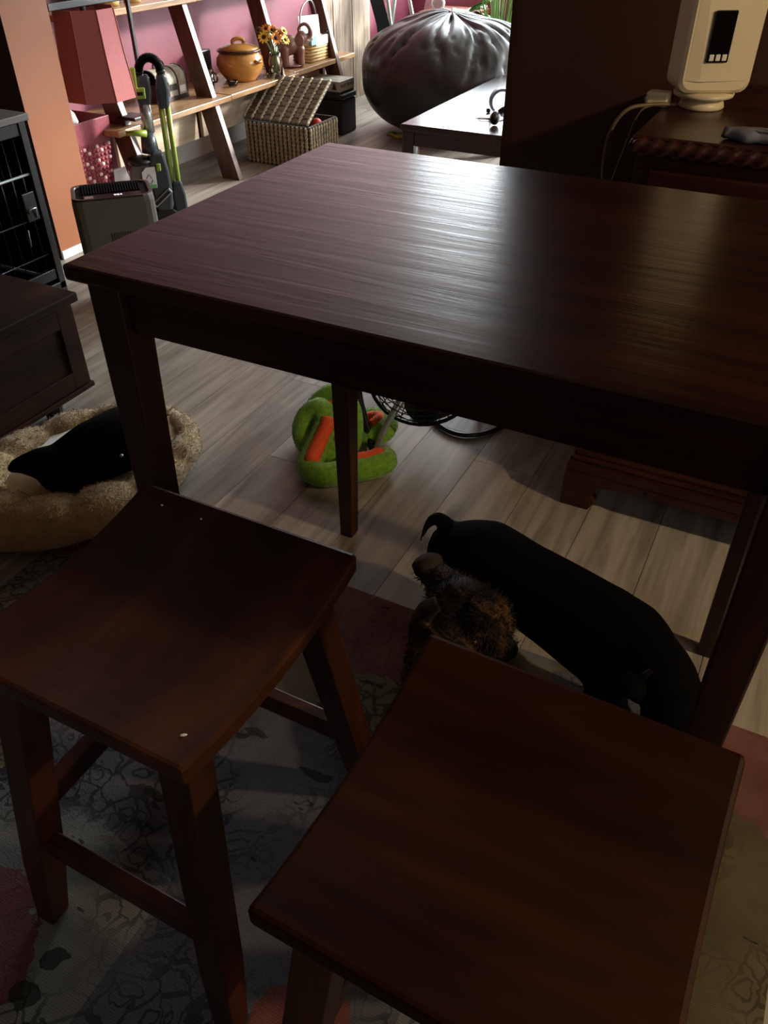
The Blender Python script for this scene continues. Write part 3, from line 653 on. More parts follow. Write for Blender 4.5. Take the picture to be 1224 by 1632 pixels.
def heater():
    c = Vector((-.262, 2.03, .905)); t = thing('tower_heater', c, 'white upright plastic appliance with black display on the dresser', 'appliance')
    M = Matrix.Translation(c) @ Matrix.Rotation(math.radians(28), 4, 'Z')
    bm = B(); lathe(bm, [(.001, 0), (.044, 0), (.048, .004), (.045, .014), (.036, .02), (.001, .02)], c, 32); obj('base', bm, M_heater, t, smooth=True)
    bm = B(); lathe(bm, [(.001, .02), (.045, .02), (.062, .025), (.064, .031), (.05, .036), (.001, .036)], c, 32); obj('swivel_ring', bm, M_heater, t, smooth=True)
    # body: rounded slab, front face with a shallow crease
    w, d, h, r = .075, .05, .44, .022; rings = []
    def prof(x): return -d-.010*max(0, 1-abs(x+.02)/.10)
    for y, k in ((d, .0), (d-.0, 0), (-d+.002, 0)):
        pass
    def outline(shr, y, crease):
        pts = []
        for qx, qz, a0 in ((1, 1, 0), (-1, 1, 90), (-1, -1, 180), (1, -1, 270)):
            for a in (0, 22, 45, 68, 90):
                an = math.radians(a0+a); px = qx*(w-shr-r)+r*math.cos(an); pz = .037+h/2+qz*(h/2-shr-r)+r*math.sin(an); pts.append(M @ Vector((px, y, pz)))
        return pts
    bm = B(); loft(bm, [outline(.012, d, 0), outline(0, d-.012, 0), outline(0, -d+.006, 0), outline(.006, -d, 0)]); obj('housing', bm, M_heater, t, bev=0)
    bm = B(); f = [M @ Vector(p) for p in ((-.066, -d, .06), (-.035, -d-.007, .06), (.066, -d, .06), (.066, -d, .45), (-.035, -d-.007, .45), (-.066, -d, .45))]; b = [M @ Vector(p) for p in ((-.066, -d+.004, .06), (-.035, -d+.004, .06), (.066, -d+.004, .06), (.066, -d+.004, .45), (-.035, -d+.004, .45), (-.066, -d+.004, .45))]
    loft(bm, [b, f]); obj('front_panel', bm, M_heater, t, bev=.002)
    Mr = M @ Matrix.Rotation(math.atan2(.007, .101), 4, 'Z')
    bm = B(); box(bm, -.036, .010, -d-.0085, -d-.0035, .095, .188, Mr); p = obj('display', bm, M_screen, t, bev=.004)
    for k in range(3):
        bm = B(); box(bm, -.032+k*.0135, -.022+k*.0135, -d-.0105, -d-.008, .099, .111, Mr); obj('button', bm, M_white, p, bev=.002)
heater()
def on_dresser():
    t = thing('power_adapter', (-.36, 1.975, .905), 'small pale plug adapter beside the white appliance', 'adapter')
    bx('adapter_body', -.375, -.325, 1.985, 2.02, .906, .935, M_heater, t, .006); bx('plug_pin', -.38, -.374, 1.995, 2.01, .915, .922, M_chrome, t, .001)
    bm = B(); tube(bm, spline([(-.31, 2.0, .912), (-.36, 1.96, .914), (-.40, 1.93, .905), (-.425, 1.92, .86), (-.43, 1.93, .78), (-.415, 1.95, .66), (-.42, 1.96, .4), (-.44, 2.0, .01), (-.46, 2.1, .006)], 6), .0042, 8)
    tag(obj('power_cable', bm, M_cable, smooth=True), 'beige power cable hanging down the end of the dresser', 'cable')
    bm = B(); tube(bm, spline([(-.345, 1.975, .912), (-.375, 1.95, .90), (-.40, 1.98, .82), (-.44, 2.06, .68), (-.47, 2.14, .5), (-.48, 2.2, .01), (-.46, 2.3, .006)], 6), .002, 8)
    tag(obj('thin_wire', bm, M_cable, smooth=True), 'thin pale wire slanting behind the beige power cable', 'wire')
    bm = B(); n = 14; R1 = []
    for i in range(n+1):
        u = i/n; x = -.175+.11*u; rr = .012+.008*math.sin(u*3.1); R1.append([(x+.004*math.sin(q*3+i), 1.775+.004*math.sin(i*.9)+rr*1.5*math.cos(q), .916+rr*.7*math.sin(q)+.003*noise.noise(Vector((i*.7, q, 0)))) for q in [2*math.pi*k/10 for k in range(10)]])
    loft(bm, R1); tag(obj('crumpled_cloth', bm, M_cloth, smooth=True), 'crumpled blue grey cloth lying on the dresser top', 'cloth')
    bm = B()
    for k in range(5):
        a = k*1.3; tube(bm, [(-.075, 1.765, .908), (-.075+.022*math.cos(a), 1.76+.016*math.sin(a), .918+.008*k)], [.006, .0025], 6)
    tag(obj('crumpled_paper', bm, M_cream), 'small twisted scrap of cream paper beside the blue grey cloth', 'paper')
on_dresser()

# ------------------------------------------------------------------ ladder shelf along the burgundy wall
def shelf_unit():
    t = thing('ladder_shelf', (-3.05, 4.1, 0), 'long leaning ladder shelf with oak boards on the burgundy wall', 'shelf')
    k = .29
    for y in (3.035, 3.70, 4.365, 5.0):
        bm = B(); th, dp = .037, .112; z1 = 1.5; f = lambda z: -2.794-k*z
        hexa(bm, [(f(0)-dp, y, 0), (f(0), y, 0), (f(0), y+th, 0), (f(0)-dp, y+th, 0)], [(f(z1)-dp+.03, y, z1), (f(z1), y, z1), (f(z1), y+th, z1), (f(z1)-dp+.03, y+th, z1)]); obj('upright', bm, M_upr, t, bev=.002)
    for z, fx in ((.4, -2.862), (.84, -3.01)):
        for (a, b), dx in zip(((2.93, 3.80), (3.812, 4.49), (4.502, 5.25)), (0, -.008, -.05)):
            bx('shelf_board', -3.295, fx+dx, a, b, z-.026, z, M_shelf, t, .003)
    for a, b in ((3.075, 3.698), (3.74, 4.362), (4.405, 4.983)): bx('back_rail', -3.05, -3.03, a, b, .19, .33, M_pale, t, .002)
shelf_unit()
def on_shelf():
    z = .4
    # travel trunk
    t = thing('keepsake_trunk', (-3.1, 3.58, z), 'small cream printed keepsake trunk with arched lid and handle', 'trunk')
    xa, xb, ya, yb = -3.19, -3.055, 3.46, 3.69
    bx('base', xa, xb, ya, yb, z+.001, z+.085, M_trunk, t, .003)
    def arch(n0, n1, e=0): return [(xa-e, z+.085)]+[((xa+xb)/2-(xb-xa+2*e)/2*math.cos(math.pi*i/10), z+.085+(.062+e)*math.sin(math.pi*i/10)) for i in range(1, 10)]+[(xb+e, z+.085)]
    bm = B(); loft(bm, [[(x, ya, zz) for x, zz in arch(0, 0)], [(x, yb, zz) for x, zz in arch(0, 0)]]); obj('lid', bm, M_trunk, t)
    for y in (ya, ya+.075, ya+.15, yb-.008):
        pts = [(x, zz) for x, zz in arch(0, 0, .002)]; bm = B(); loft(bm, [[(x, y, zz) for x, zz in pts], [(x, y+.008, zz) for x, zz in pts]]); box(bm, xb-.001, xb+.003, y, y+.008, z+.001, z+.087); obj('strap', bm, M_trunkd, t)
    bx('end_panel', xa, xb, ya-.004, ya-.0005, z+.001, z+.085, M_trunkd, t, .001); bx('bottom_trim', xb, xb+.004, ya, yb, z+.001, z+.02, M_trunkd, t, .001)
    bm = B(); tube(bm, spline([(-3.12, ya+.06, z+.147), (-3.12, ya+.065, z+.168), (-3.12, ya+.10, z+.176), (-3.12, ya+.135, z+.168), (-3.12, ya+.14, z+.147)], 4), .005, 8); obj('handle', bm, M_trunkd, t, smooth=True)
    bx('print_label', xb+.0005, xb+.0025, ya+.09, ya+.145, z+.045, z+.075, M_trunkd, t, .0005)
    for yy in (ya+.02, ya+.165): bx('print_label', xb+.0005, xb+.0025, yy, yy+.045, z+.03, z+.06, M_card, t, .0005)
    # stoneware bean pot
    c = (-3.055, 4.17, z); t = thing('bean_pot', c, 'round honey glazed stoneware pot with lid on the oak shelf', 'pot')
    bm = B(); lathe(bm, [(.001, .001), (.085, .001), (.092, .012), (.12, .045), (.133, .08), (.128, .115), (.112, .135), (.108, .143), (.001, .143)], c, 36); obj('pot_body', bm, M_honey, t, smooth=True)
    bm = B(); lathe(bm, [(.001, .143), (.118, .143), (.124, .149), (.118, .156), (.001, .156)], c, 36); l = obj('rim', bm, M_honeyd, t, smooth=True)
    bm = B(); lathe(bm, [(.116, .155), (.10, .166), (.06, .178), (.03, .183), (.001, .184)], c, 36); l = obj('lid', bm, M_honey, t, smooth=True)
    bm = B(); tube(bm, spline([(-3.075, 4.15, z+.176), (-3.076, 4.149, z+.196), (-3.055, 4.17, z+.205), (-3.034, 4.191, z+.196), (-3.035, 4.19, z+.176)], 4), .010, 10); obj('lid_handle', bm, M_honey, l, smooth=True)
    bm = B(); tube(bm, spline([(-3.055+.128, 4.17-.03, z+.105), (-3.055+.145, 4.16, z+.10), (-3.055+.13, 4.19, z+.105)], 4), .008, 8); obj('lug', bm, M_honey, t, smooth=True)
    # dark mugs and a little glass to its left
    c = (-3.12, 3.94, z); t = thing('dark_mug', c, 'dark glazed mug between the shelf upright and the honey pot', 'mug')
    bm = B(); lathe(bm, [(.001, .001), (.036, .001), (.041, .02), (.041, .085), (.037, .085), (.036, .01), (.001, .01)], c, 24); obj('cup', bm, M_honeyd, t, smooth=True)
    bm = B(); tube(bm, spline([(-3.08, 3.94, z+.07), (-3.055, 3.945, z+.06), (-3.055, 3.945, z+.03), (-3.08, 3.94, z+.02)], 4), .005, 8); obj('handle', bm, M_honeyd, t, smooth=True)
    tag(bx('black_block', -3.27, -3.22, 4.02, 4.13, z+.001, z+.15, M_black, bev=.006), 'tall black box standing behind the honey pot', 'box')
    c = (-2.985, 3.99, z); bm = B(); lathe(bm, [(.001, .001), (.022, .001), (.028, .012), (.03, .03), (.027, .03), (.025, .006), (.001, .006)], c, 20); tag(obj('glass_votive', bm, M_jar, smooth=True), 'small clear glass votive cup in front of the dark mug', 'glass')
    # jar of flowers
    c = Vector((-3.03, 4.345-.0, z)); c.y = 4.318; c.x = -2.915; t = thing('flower_jar', c, 'glass jar of orange and yellow sunflowers beside the honey pot', 'flower jar')
    bm = B(); lathe(bm, [(.001, .001), (.036, .001), (.04, .01), (.04, .085), (.032, .105), (.032, .125), (.029, .125), (.029, .105), (.036, .083), (.036, .008), (.001, .008)], c, 24); obj('jar', bm, M_jar, t, smooth=True)
    random.seed(11)
    heads = [((-.03, -.05, .205), .036, M_petaly), ((.03, -.02, .20), .034, M_petal), ((.012, .035, .215), .034, M_petal), ((-.045, .0, .24), .03, M_petal), ((.05, .04, .185), .028, M_petaly), ((-.005, .0, .235), .028, M_petal), ((-.07, -.04, .235), .02, M_leafd), ((.03, .06, .225), .024, M_petaly)]
    for (dx, dy, dz), r, m in heads:
        h = c+Vector((dx, dy, dz)); n = (Vector((dx, dy, .03))+Vector((.5, -.55, .35))*.12).normalized()
        bm = B(); tube(bm, spline([c+Vector((dx*.15, dy*.15, .012)), c+Vector((dx*.2, dy*.2, .12)), h-n*.004], 4), .0022, 6); obj('stem', bm, M_leaf, t)
        F = frame(h, n.orthogonal(), n.cross(n.orthogonal())); bm = B(); lathe(bm, [(.001, -.004), (r*.34, -.003), (r*.34, .004), (r*.2, .008), (.001, .009)], seg=12, M=F); fh = obj('flower_head', bm, M_seed, t, smooth=True)
        for k in range(11):
            a = 2*math.pi*k/11+random.random()*.2; u, w = math.cos(a), math.sin(a); bm = B(); rings = []
            for s, wd, zz in ((.3, .10, .001), (.6, .17, .005), (.85, .14, .006), (1.02, .02, .002)):
                p = Vector((u*r*s, w*r*s, zz)); sd = Vector((-w, u, 0))*wd*r; rings.append([F @ (p-sd), F @ (p+sd), F @ (p+sd+Vector((0, 0, .001))), F @ (p-sd+Vector((0, 0, .001)))])
            loft(bm, rings); obj('petal', bm, m, fh)
    for k in range(7):
        a = k*.95; d = Vector((math.cos(a), math.sin(a), .25)); bm = B(); rings = []; s0 = c+Vector((0, 0, .15+.012*k))
        for u, wd in ((0, .002), (.35, .012), (.7, .011), (1, .001)):
            p = s0+d*(.075*u)+Vector((0, 0, .015*math.sin(u*3))); sd = Vector((-d.y, d.x, 0))*wd; rings.append([p-sd, p+sd, p+sd+Vector((0, 0, .001)), p-sd+Vector((0, 0, .001))])
        loft(bm, rings); obj('leaf', bm, M_leaf if k % 2 else M_leafd, t)
    # elephant figurine, trunk raised
    c = Vector((-2.985, 4.66, z)); t = thing('elephant_figurine', c, 'brown carved elephant figurine with raised trunk on the shelf', 'figurine'); bm = B()
    E = lambda dx, dy, dz: c+Vector((dx, dy, dz))
    ell(bm, E(-.035, -.02, .115), (.052, .062, .055), (0, 0, .5)); ell(bm, E(-.055, -.05, .10), (.042, .042, .055)); ell(bm, E(.022, .03, .15), (.036, .038, .038))
    for dx, dy in ((-.075, -.06), (-.035, -.075), (-.01, .02), (.028, -.002)): limb(bm, [E(dx, dy, .095), E(dx, dy, .05), E(dx+.002, dy, .016)], [.027, .021, .021])
    limb(bm, [E(.045, .045, .148), E(.066, .055, .165), E(.066, .052, .20), E(.045, .035, .222), E(.018, .02, .21), E(.008, .015, .19)], [.02, .016, .013, .011, .009, .007])
    b = obj('body', bm, M_ele, t, smooth=True); remesh(b, .005, 4)
    for s in (-1, 1):
        bm = B(); p = E(.018, .03, .15)+Vector((s*.02, -s*.034, 0)); ell(bm, p+Vector((-.004, -.012, -.012)), (.026, .006, .036), (0, .25*s, .5)); obj('ear', bm, M_ele, t, smooth=True)
        bm = B(); tube(bm, spline([E(.046+s*.008, .045-s*.012, .14), E(.066+s*.01, .052-s*.014, .135), E(.082+s*.01, .06-s*.014, .15)], 3), [.005]*3+[.004]*3+[.0015], 8); obj('tusk', bm, M_card, t, smooth=True)
    bm = B(); ell(bm, E(-.03, -.02, .010), (.07, .075, .009), (0, 0, .5)); obj('plinth', bm, M_ele, t, smooth=True)
    # handled wicker basket with cards
    t = thing('handled_basket', (-3.0, 4.93, z), 'white and tan wicker basket with tall hoop handle holding cards', 'basket')
    xa, xb, ya, yb = -3.09, -2.965, 4.79, 4.98
    for k in range(6):
        zz = z+.008+k*.017; bm = B(); tube(bm, [(xa, ya, zz), (xb, ya, zz), (xb, yb, zz), (xa, yb, zz)], .0088, 8, True); obj('weave_row', bm, M_wick, t, smooth=True)
    bx('basket_floor', xa, xb, ya, yb, z+.001, z+.006, M_wick, t)
    bx('liner', xa+.002, xb+.010, ya+.05, yb+.004, z+.085, z+.135, M_card, t, .004)
    bx('label_band', xb-.01, xb+.012, ya-.008, ya+.05, z+.095, z+.145, M_teal, t, .002)
    bm = B(); tube(bm, spline([(-3.03, ya, z+.10), (-3.03, ya-.005, z+.22), (-3.03, ya+.03, z+.29), (-3.03, 4.9, z+.32), (-3.03, yb-.03, z+.29), (-3.03, yb+.005, z+.2), (-3.03, yb, z+.10)], 6), .005, 8); obj('hoop_handle', bm, M_silver, t, smooth=True)
    for y in (ya+.155, ya+.18): 
        bm = B(); tube(bm, [(-2.955+.02*math.sin(a), y+.012*math.cos(a), z+.145+.012*math.sin(a)) for a in [2*math.pi*k/12 for k in range(12)]], .002, 6, True); obj('ring_tie', bm, M_black, t, smooth=True)
    Mc = Matrix.Translation((-3.02, 4.875, z+.175)) @ Matrix.Rotation(-.4, 4, 'Z') @ Matrix.Rotation(-.15, 4, 'Y'); bm = B(); box(bm, -.002, .002, -.075, .075, -.062, .068, Mc); tag(obj('white_card', bm, M_card), 'blank white card leaning in the handled basket', 'card')
    tag(bx('dark_jar_box', -3.20, -3.12, 4.60, 4.70, z+.001, z+.17, M_black, bev=.006), 'dark box behind the elephant figurine', 'box')
    # things on the upper board, only their feet in the picture
    for yy in (3.3, 3.45):
        c = (-3.12, yy, .84); bm = B(); lathe(bm, [(.001, .001), (.04, .001), (.044, .02), (.03, .11), (.001, .115)], c, 20); tag(obj('candle_holder', bm, M_wick, smooth=True), 'tan candle holder standing on the upper oak board', 'candle holder', 'candle holders on the upper board')
on_shelf()

# ------------------------------------------------------------------ woven baskets
def woven_panel(bm, O, ex, ey, nz, nx, ny, pw, ph):
    """puffed over-under weave pads on a rectangle"""
    O, ex, ey, nz = map(Vector, (O, ex, ey, nz))
    for i in range(nx):
        for j in range(ny):
            c = O+ex*((i+.5)*pw)+ey*((j+.5)*ph); up = .007 if (i+j) % 2 else .004
            rings = []
            for s, k in ((.48, 0), (.42, .6), (.25, 1)):
                rings.append([c+ex*(a*pw*s)+ey*(b*ph*s)+nz*(up*k) for a, b in ((-1, -1), (1, -1), (1, 1), (-1, 1))])
            loft(bm, rings)
def seagrass_basket():
    t = thing('seagrass_basket', (-2.76, 4.2, 0), 'woven seagrass basket with its lid propped open on the floor', 'basket')
    x0, x1, y0, y1, h = -2.972, -2.548, 4.045, 4.36, .222
    for nm, b in (('front_wall', (x0, x1, y0, y0+.012)), ('rear_wall', (x0, x1, y1-.012, y1)), ('side_wall', (x0, x0+.012, y0, y1)), ('side_wall', (x1-.012, x1, y0, y1))): bx(nm, *b, 0.001, h, M_sea2, t, .002)
    bx('basket_floor', x0, x1, y0, y1, .001, .01, M_sea2, t)
    def strands(name, O, ex, ey, nz, L, Hh, n):
        bm = B(); O, ex, ey, nz = map(Vector, (O, ex, ey, nz)); st = L/n
        for i in range(n):
            for s in (0, 1):
                pts = [O+ex*(st*(i+.5)+.006*math.sin(k*1.57+s*math.pi))+ey*(Hh*k/20)+nz*(.004+.005*math.cos(k*1.57+s*math.pi)) for k in range(21)]; tube(bm, pts, .0055, 6)
        obj(name, bm, M_sea, t, smooth=True, kind='stuff')
    strands('front_weave', (x0, y0, .004), (1, 0, 0), (0, 0, 1), (0, -1, 0), x1-x0, h-.008, 15)
    strands('side_weave', (x1, y0, .004), (0, 1, 0), (0, 0, 1), (1, 0, 0), y1-y0, h-.008, 11)
    bx('handle_hole', x1+.002, x1+.010, 4.17, 4.235, .15, .185, M_black, t, .003)
    a = math.radians(33); ey = Vector((0, math.cos(a), math.sin(a))); nz = Vector((0, -math.sin(a), math.cos(a))); L = .325
    bm = B(); O = Vector((x0-.004, y0-.004, h+.006)); ex = Vector((1, 0, 0)); W_ = x1-x0+.008
    hexa(bm, [O, O+ex*W_, O+ex*W_+ey*L, O+ey*L], [O+nz*.01, O+ex*W_+nz*.01, O+ex*W_+ey*L+nz*.01, O+ey*L+nz*.01]); ld = obj('lid', bm, M_sea2, t, bev=.003)
    bm = B(); n = 7; st = W_/n
    for i in range(n):
        woven_panel(bm, O+nz*.01+ex*(st*i+st*.18), ex, ey, nz, 1, 9, st*.72, L/9)
    obj('lid_pads', bm, M_seap, ld, smooth=False, kind='stuff')
    bm = B()
    for i in range(n+1):
        for s in (0, 1):
            pts = [O+nz*(.014+.004*math.cos(k*1.4+s*math.pi))+ex*(min(max(st*i, .006), W_-.006)+.005*math.sin(k*1.4+s*math.pi))+ey*(L*k/28) for k in range(29)]; tube(bm, pts, .005, 6)
    obj('lid_cords', bm, M_sea, ld, smooth=True, kind='stuff')
    bm = B(); ell(bm, (-2.60, 4.22, .20), (.034, .034, .034), seg=18); tag(obj('red_ball', bm, M_ball, smooth=True), 'red ball peeking out of the seagrass basket', 'ball')
seagrass_basket()
def red_bin():
    t = thing('wicker_bin', (-3.075, 2.84, 0), 'red woven wicker bin with plain rim below the red lampshade', 'bin')
    c = Vector((-3.075, 2.85, 0)); 
    def ring(w, z, dx=0): return [c+Vector((sx*w, sy*w, z)) for sx, sy in ((-1, -1), (1, -1), (1, 1), (-1, 1))]
    bm = B(); loft(bm, [ring(.095, .001), ring(.118, .36)]); obj('bin_body', bm, M_redw, t)
    bm = B(); loft(bm, [ring(.124, .36), ring(.128, .455), ring(.118, .455), ring(.112, .37)], False); obj('rim', bm, M_redw, t, bev=.003)
    bm = B(); bm2 = B()
    for sgn, ax in ((1, 0), (1, 1), (-1, 0), (-1, 1)):
        for j in range(17):
            z = .012+j*.0205; w = .095+(.023)*z/.36
            for i in range(9):
                u = -w+2*w*(i+.5)/9; tgt = bm2 if (i*7+j*5+i*j) % 3 == 0 else bm; p = c+(Vector((sgn*w, u, z)) if ax == 0 else Vector((u, sgn*w, z)))
                o = .006 if (i+j) % 2 else .003; rad = (o+.002, w/9*.98, .0095) if ax == 0 else (w/9*.98, o+.002, .0095)
                ell(tgt, p, rad, seg=6)
    obj('weave', bm, M_redw, t, smooth=True, kind='stuff'); obj('pale_weave', bm2, M_redw2, t, smooth=True, kind='stuff')
    bm = B(); ell(bm, (-3.06, 2.80, .45), (.07, .07, .06), seg=16)
    for v in bm.verts: v.co += Vector((noise.noise(v.co*40), noise.noise(v.co*40+Vector((5, 0, 0))), noise.noise(v.co*40+Vector((0, 9, 0)))))*.012
    tag(obj('plastic_bag', bm, M_sticker, smooth=False), 'crumpled white plastic bag in the red wicker bin', 'bag')
red_bin()
def shelf_lamp():
    c = Vector((-2.86, 2.862, 0)); t = thing('shelf_lamp', c, 'black floor lamp with shelf and faceted red fabric shade', 'lamp')
    px, py = -2.845, 3.115
    bx('post', px-.008, px+.008, py-.008, py+.008, .02, 1.5, M_black, t, .002)
    bx('base', px-.06, px+.06, py-.05, py+.05, .001, .02, M_black, t, .003)
    bx('top_shelf', -3.03, px+.006, 2.66, py+.006, .893, .92, M_black, t, .003)
    bx('lower_shelf', px-.10, px+.006, py-.09, py+.006, .425, .44, M_black, t, .003)
    def oc(r, z, k=1.0): return [c+Vector((r*math.cos(math.radians(22.5+45*i)), r*math.sin(math.radians(22.5+45*i)), z)) for i in range(8)]
    prof = [(.128, .888), (.133, .827), (.141, .732), (.153, .637), (.163, .557)]
    for i in range(8):
        bm = B(); j = (i+1) % 8; o = [[oc(r, z)[i], oc(r, z)[j], oc(r-.003, z)[j], oc(r-.003, z)[i]] for r, z in prof]; loft(bm, o); obj('shade_panel', bm, M_red, t)
    for i in range(8):
        bm = B(); tube(bm, [oc(r+.0005, z)[i] for r, z in prof], .0025, 6); obj('shade_piping', bm, M_red, t, smooth=True)
    bm = B(); tube(bm, [c+Vector((0, 0, .893)), c+Vector((0, 0, .78))], .012, 10); obj('lamp_socket', bm, M_black, t)
    for dx, dy in ((-.12, .0), (-.03, -.07), (-.07, .12), (-.05, .22)):
        cc = c+Vector((dx, dy, .92)); bm = B(); lathe(bm, [(.001, .001), (.03, .001), (.034, .01), (.034, .08), (.03, .08), (.029, .008), (.001, .008)], cc, 20); tag(obj('drinking_glass', bm, M_jar, smooth=True), 'clear glass tumbler standing on the black lamp shelf', 'glass', 'tumblers on the lamp shelf')
shelf_lamp()

# ------------------------------------------------------------------ stick vacuum
def vacuum():
    t = thing('stick_vacuum', (-2.8, 3.05, 0), 'slate grey stick vacuum with lime green tubes and hose', 'vacuum')
    # in the plane facing the camera: local u runs to the right in the picture, w towards the camera
    O = Vector((-2.80, 3.02, 0)); U = Vector((.68, .73, 0)).normalized(); Wd = Vector((.73, -.68, 0)).normalized()
    P = lambda u, z, w=0: O+U*(u+.025+.045*z)+Wd*w+Vector((0, 0, z))
    F = frame(O, U, Wd.cross(U)*1.0)   # x=U, y=up, z=-? 
    def blk(name, pts, w0, w1, mat, bev=.006, parent=t):
        bm = B(); loft(bm, [[P(u, z, w0) for u, z in pts], [P(u, z, w1) for u, z in pts]]); return obj(name, bm, mat, parent, bev=bev)
    blk('motor_body', [(-.02, .03), (.05, .03), (.058, .12), (.052, .22), (.035, .30), (-.02, .31), (-.04, .25), (-.03, .12)], -.045, .045, M_slate, .012)
    d = blk('dust_bin', [(-.125, .09), (-.03, .09), (-.03, .262), (-.11, .262), (-.13, .23)], -.04, .04, M_smoke, .01)
    bm = B(); lathe(bm, [(.001, 0), (.055, 0), (.062, .012), (.055, .022), (.03, .03), (.001, .03)], P(-.07, .255), 24); obj('bin_lid', bm, M_black, d, smooth=True)
    st = blk('label_sticker', [(-.075, .15), (-.012, .15), (-.012, .245), (-.055, .245), (-.075, .225)], .041, .0475, M_sticker, .001)
    blk('green_stripe', [(-.074, .151), (-.013, .151), (-.013, .168), (-.074, .168)], .0475, .049, M_stickg, .0005, st)
    bm = B(); tube(bm, [P(-.044+.014*math.cos(a), .187+.014*math.sin(a), .0485) for a in [math.pi+math.pi*k/8 for k in range(9)]]+[P(-.03, .19, .0485)], .0014, 5)
    tube(bm, [P(-.058, .196, .0485), P(-.044, .214, .0485), P(-.03, .196, .0485)], .0014, 5); obj('sticker_mark', bm, M_black, st)
    blk('latch_button', [(-.006, .225), (.014, .225), (.014, .258), (-.006, .258)], .04, .054, M_green, .004)
    bm = B(); box(bm, -.055, .055, -.013, .013, -.004, .004, frame(P(.005, .105, .055), U*.8+Vector((0, 0, .6)), Vector((0, 0, .8))-U*.6)); nb = obj('nozzle_badge', bm, M_silver, t, bev=.004)
    bm = B(); box(bm, -.046, .046, -.008, .008, .004, .006, frame(P(.005, .105, .055), U*.8+Vector((0, 0, .6)), Vector((0, 0, .8))-U*.6)); obj('badge_inset', bm, M_black, nb, bev=.002)
    bm = B(); lathe(bm, [(.001, .30), (.04, .30), (.036, .34), (.030, .39), (.001, .39)], P(-.005, 0), 20); obj('neck', bm, M_slate, t, smooth=True)
    bm = B(); tube(bm, [P(-.03, .385, .02), P(-.075, .392, .028), P(-.12, .392, .025)], [.018, .013, .010], 10); obj('green_clip', bm, M_green, t, smooth=True)
    bm = B(); tube(bm, [P(-.012, .385), P(-.02, .515)], .0255, 16); obj('upper_tube', bm, M_silver, t, smooth=True)
    blk('upper_grip', [(-.045, .50), (.01, .50), (.02, .56), (.015, .62), (-.04, .62), (-.05, .55)], -.028, .028, M_slate, .012)
    blk('wall_bracket', [(-.068, .53), (-.012, .53), (-.012, .575), (-.043, .575), (-.043, .655), (-.072, .655)], .022, .04, M_green, .004)
    blk('bracket_slot', [(-.056, .545), (-.022, .545), (-.022, .56), (-.056, .56)], .04, .042, M_black, .002)
    arc = [P(-.02, .60)]+[P(.022-.047*math.cos(a), .63+.055*math.sin(a)) for a in [math.pi*k/20 for k in range(21)]]+[P(.07, .58)]
    bm = B(); sp = spline(arc, 3); tube(bm, sp, [.0215 if i % 2 else .016 for i in range(len(sp))], 12); obj('hose', bm, M_black, t)
    blk('wand_grip', [(.04, .48), (.09, .48), (.095, .56), (.085, .62), (.05, .62), (.04, .56)], -.025, .025, M_slate, .012)
    for u in (.053, .082):
        bm = B(); tube(bm, [P(u, .49), P(u+.012, .13)], .0125, 12); obj('green_wand', bm, M_green, t, smooth=True)
    blk('crevice_nozzle', [(.062, .02), (.125, .012), (.12, .10), (.105, .165), (.065, .165), (.058, .10)], -.03, .03, M_slate, .01)
    blk('floor_foot', [(-.05, .001), (.07, .001), (.07, .03), (.05, .045), (-.03, .045), (-.05, .03)], -.05, .05, M_black, .008)
vacuum()

# ------------------------------------------------------------------ ottoman, board game, bench, bean bag
def ottoman():
    t = thing('storage_cube', (-2.97, 4.96, 0), 'black storage cube below the end of the oak shelf', 'storage cube')
    bx('body', -3.13, -2.765, 4.80, 4.985, .001, .20, M_cube, t, .008); bx('lid', -3.135, -2.76, 4.795, 4.99, .203, .235, M_cube, t, .01)
    g = thing('board_game', (-2.95, 4.98, .235), 'grey printed board game box on the black storage cube', 'board game')
    x0, x1, y0, y1 = -3.09, -2.775, 4.80, 4.985
    bx('box_base', x0+.003, x1-.003, y0+.003, y1-.003, .236, .262, M_gamed, g, .001); l = bx('box_lid', x0, x1, y0, y1, .25, .308, M_game, g, .002)
    text('side_title', 'TICKET TO RIDE', .024, frame((x1+.0006, (y0+y1)/2, .28), (0, 1, 0), (0, 0, 1)), M_gamed, l)
    text('end_title', 'RIDE', .034, frame((x0+.17, y0-.0006, .28), (1, 0, 0), (0, 0, 1)), M_gamed, l)
    bm = B(); M = frame((x1-.04, y0-.001, .28), (1, 0, 0), (0, 0, 1)); loft(bm, [[M @ Vector(p) for p in ((-.018, -.018, z), (.018, -.018, z), (.010, .0, z), (.005, .018, z), (-.005, .018, z), (-.010, .0, z))] for z in (0, .001)]); obj('box_emblem', bm, M_gamed, l)
ottoman()
